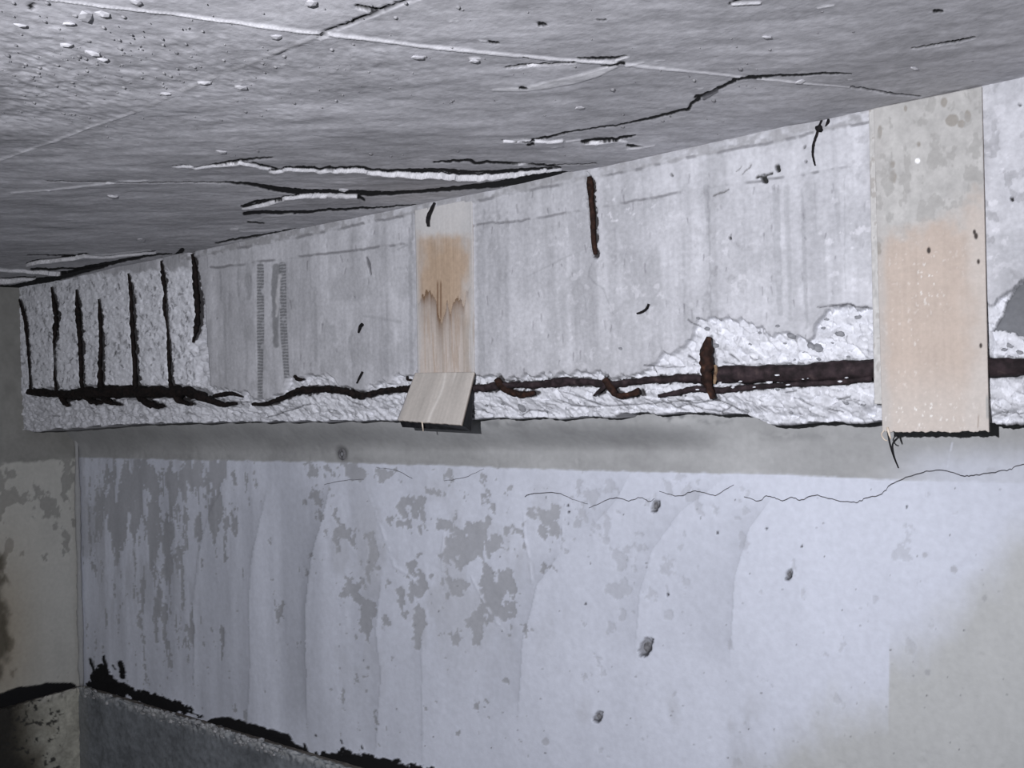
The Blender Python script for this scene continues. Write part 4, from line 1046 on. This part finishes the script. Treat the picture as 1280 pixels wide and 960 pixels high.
# plaster bead down the inner corner
P = []; R = []
for i, z in enumerate(np.linspace(ZP + .0, 1.44, 16)):
    P.append((XL + .012, DW - .012, z)); R.append(.008 + .007 * rng.rand())
co = tube('trim_1', P, R, M_WALL, None, n=5, sides=10, rough=.35, seed=70)
a_ = co.data.attributes.new('pigment', 'FLOAT_COLOR', 'POINT')
c = np.ones((len(co.data.vertices), 4), np.float32); c[:, :3] = (.34, .345, .345); a_.data.foreach_set('color', c.ravel())
tag(co, 'rough plaster bead down the inner corner of the two walls', kind='structure')

# ================================================================== PLINTHS
def plinth(name, axis, label):
    """low rough skirting of cast concrete with a narrow lumpy ledge"""
    if axis == 'x':
        S = np.concatenate([np.arange(XL + .02, XL + 2.6, .006), np.linspace(XL + 2.6, XR, 40)[1:]])
    else:
        S = np.arange(.2, YP + .03, .006)
    T = np.concatenate([np.linspace(0, .045, 8)[:-1], .045 + np.linspace(0, ZP - FLOOR_Z, 90)])       # across the ledge then down the face
    SS, TT = np.meshgrid(S, T, indexing='xy')
    ledge = TT < .0449
    n1 = fbm(SS * 40, TT * 60, 501, 4); n2 = fbm(SS * 9, TT * 9, 505, 4); n3 = fbm(SS * 90, TT * 90, 509, 3)
    lump_ = sstep(.05, .0, np.abs(TT - .045)) * (sstep(.5, .7, fbm(SS * 60, TT * 60, 511, 3)) * .012 - .003)
    out = np.where(ledge, TT, .045) + np.where(ledge, 0, (n2 - .5) * .010 + (n1 - .5) * .006) + lump_
    hgt = np.where(ledge, ZP + (n1 - .5) * .006, ZP - (TT - .045)) + lump_
    dark = np.array([.185, .20, .215]) if axis == 'x' else np.array([.40, .395, .34])
    c = dark[None, None] * (1 + .7 * (n2 - .5) + .5 * (n1 - .5) + .3 * (n3 - .5))[..., None]
    top = sstep(.085, .035, TT + .05 * (n1 - .5)); c = mix(c, (.40, .41, .41) if axis == 'x' else (.42, .41, .37), top * sstep(.40, .50, n3 * .5 + n1 * .5) * .95)
    c = np.where((TT < .02)[..., None], np.array([.12, .11, .10]), c)
    if axis == 'x':
        cr = sstep(.14, .06, SS - XL - .02 + .03 * (n1 - .5)); c = mix(c, (.24, .25, .25), cr * .6)
        P = np.stack([SS, DW - out, hgt], -1)
    else:
        near_shade = sstep(.12, .30, (YP - SS) + .2 * (n2 - .5)); c = mix(c, np.array([.15, .125, .08]), near_shade * .8); c = mix(c, (.018, .018, .018), sstep(.10, .34, (YP - SS) + .16 * (n2 - .5)) * sstep(1.1, .6, (YP - SS) + .3 * (n2 - .5)) * .92)  # light falling off along the plinth, painted brown then black
        pit = sstep(.66, .72, fbm(SS * 50, TT * 50, 515, 3)) * sstep(.05, .1, YP - SS); c = mix(c, (.03, .03, .028), pit * .9)
        P = np.stack([XL + out, SS, hgt], -1)
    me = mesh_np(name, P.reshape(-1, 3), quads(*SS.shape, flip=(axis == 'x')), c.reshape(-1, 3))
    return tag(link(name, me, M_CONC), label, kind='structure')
plinth('baseboard_back', 'x', 'dark grey rough concrete plinth along the foot of the back wall')
plinth('baseboard_left', 'y', 'pitted concrete plinth along the foot of the left wall, painted darker for shade at its near end')

rg = np.random.RandomState(77)
def crumbs(name, n, parent):
    import bmesh
    bm0 = bmesh.new(); bmesh.ops.create_icosphere(bm0, subdivisions=1, radius=1)
    v0 = np.array([x.co[:] for x in bm0.verts]); f0 = np.array([[x.index for x in f.verts] for f in bm0.faces]); bm0.free()
    VV = []; FF = []; m = 0
    for k in range(n):
        x0 = XL + .10 + 2.3 * rg.rand() ** 1.1
        dens = vnoise(np.array([x0 * 4.]), np.array([.5]), 611)[0]
        if dens < .35: continue
        r = (.002 + .011 * rg.rand() ** 2) * (.6 + dens * .7)
        y0 = YP + rg.uniform(-.008, .022); z0 = ZP + r * .3 - (rg.rand() ** 2 * .03 if y0 < YP + .002 else 0)
        VV.append(v0 * (1 + .5 * (rg.rand(len(v0), 1) - .5)) * [r * 1.4, r * .9, r * .8] + [x0, y0, z0]); FF.append(f0 + m); m += len(v0)
    o = link(name, mesh_np(name, np.concatenate(VV), np.concatenate(FF), None, False), M_CRUMB, parent); tag(o, kind='stuff')
crumbs('mortar_crumbs', 520, bpy.data.objects['baseboard_back'])

# ================================================================== FLOOR
V = [(XL - .02, -1.2, FLOOR_Z), (XR, -1.2, FLOOR_Z), (XR, DW + .02, FLOOR_Z), (XL - .02, DW + .02, FLOOR_Z)]
V += [(x0, y0, FLOOR_Z - .1) for x0, y0, _ in V]
me = bpy.data.meshes.new('floor'); me.from_pydata(V, [], [(0, 1, 2, 3), (7, 6, 5, 4), (0, 4, 5, 1), (1, 5, 6, 2), (2, 6, 7, 3), (3, 7, 4, 0)]); me.update()
tag(link('floor', me, M_FLOOR), 'dusty dark concrete floor of the basement', kind='structure')
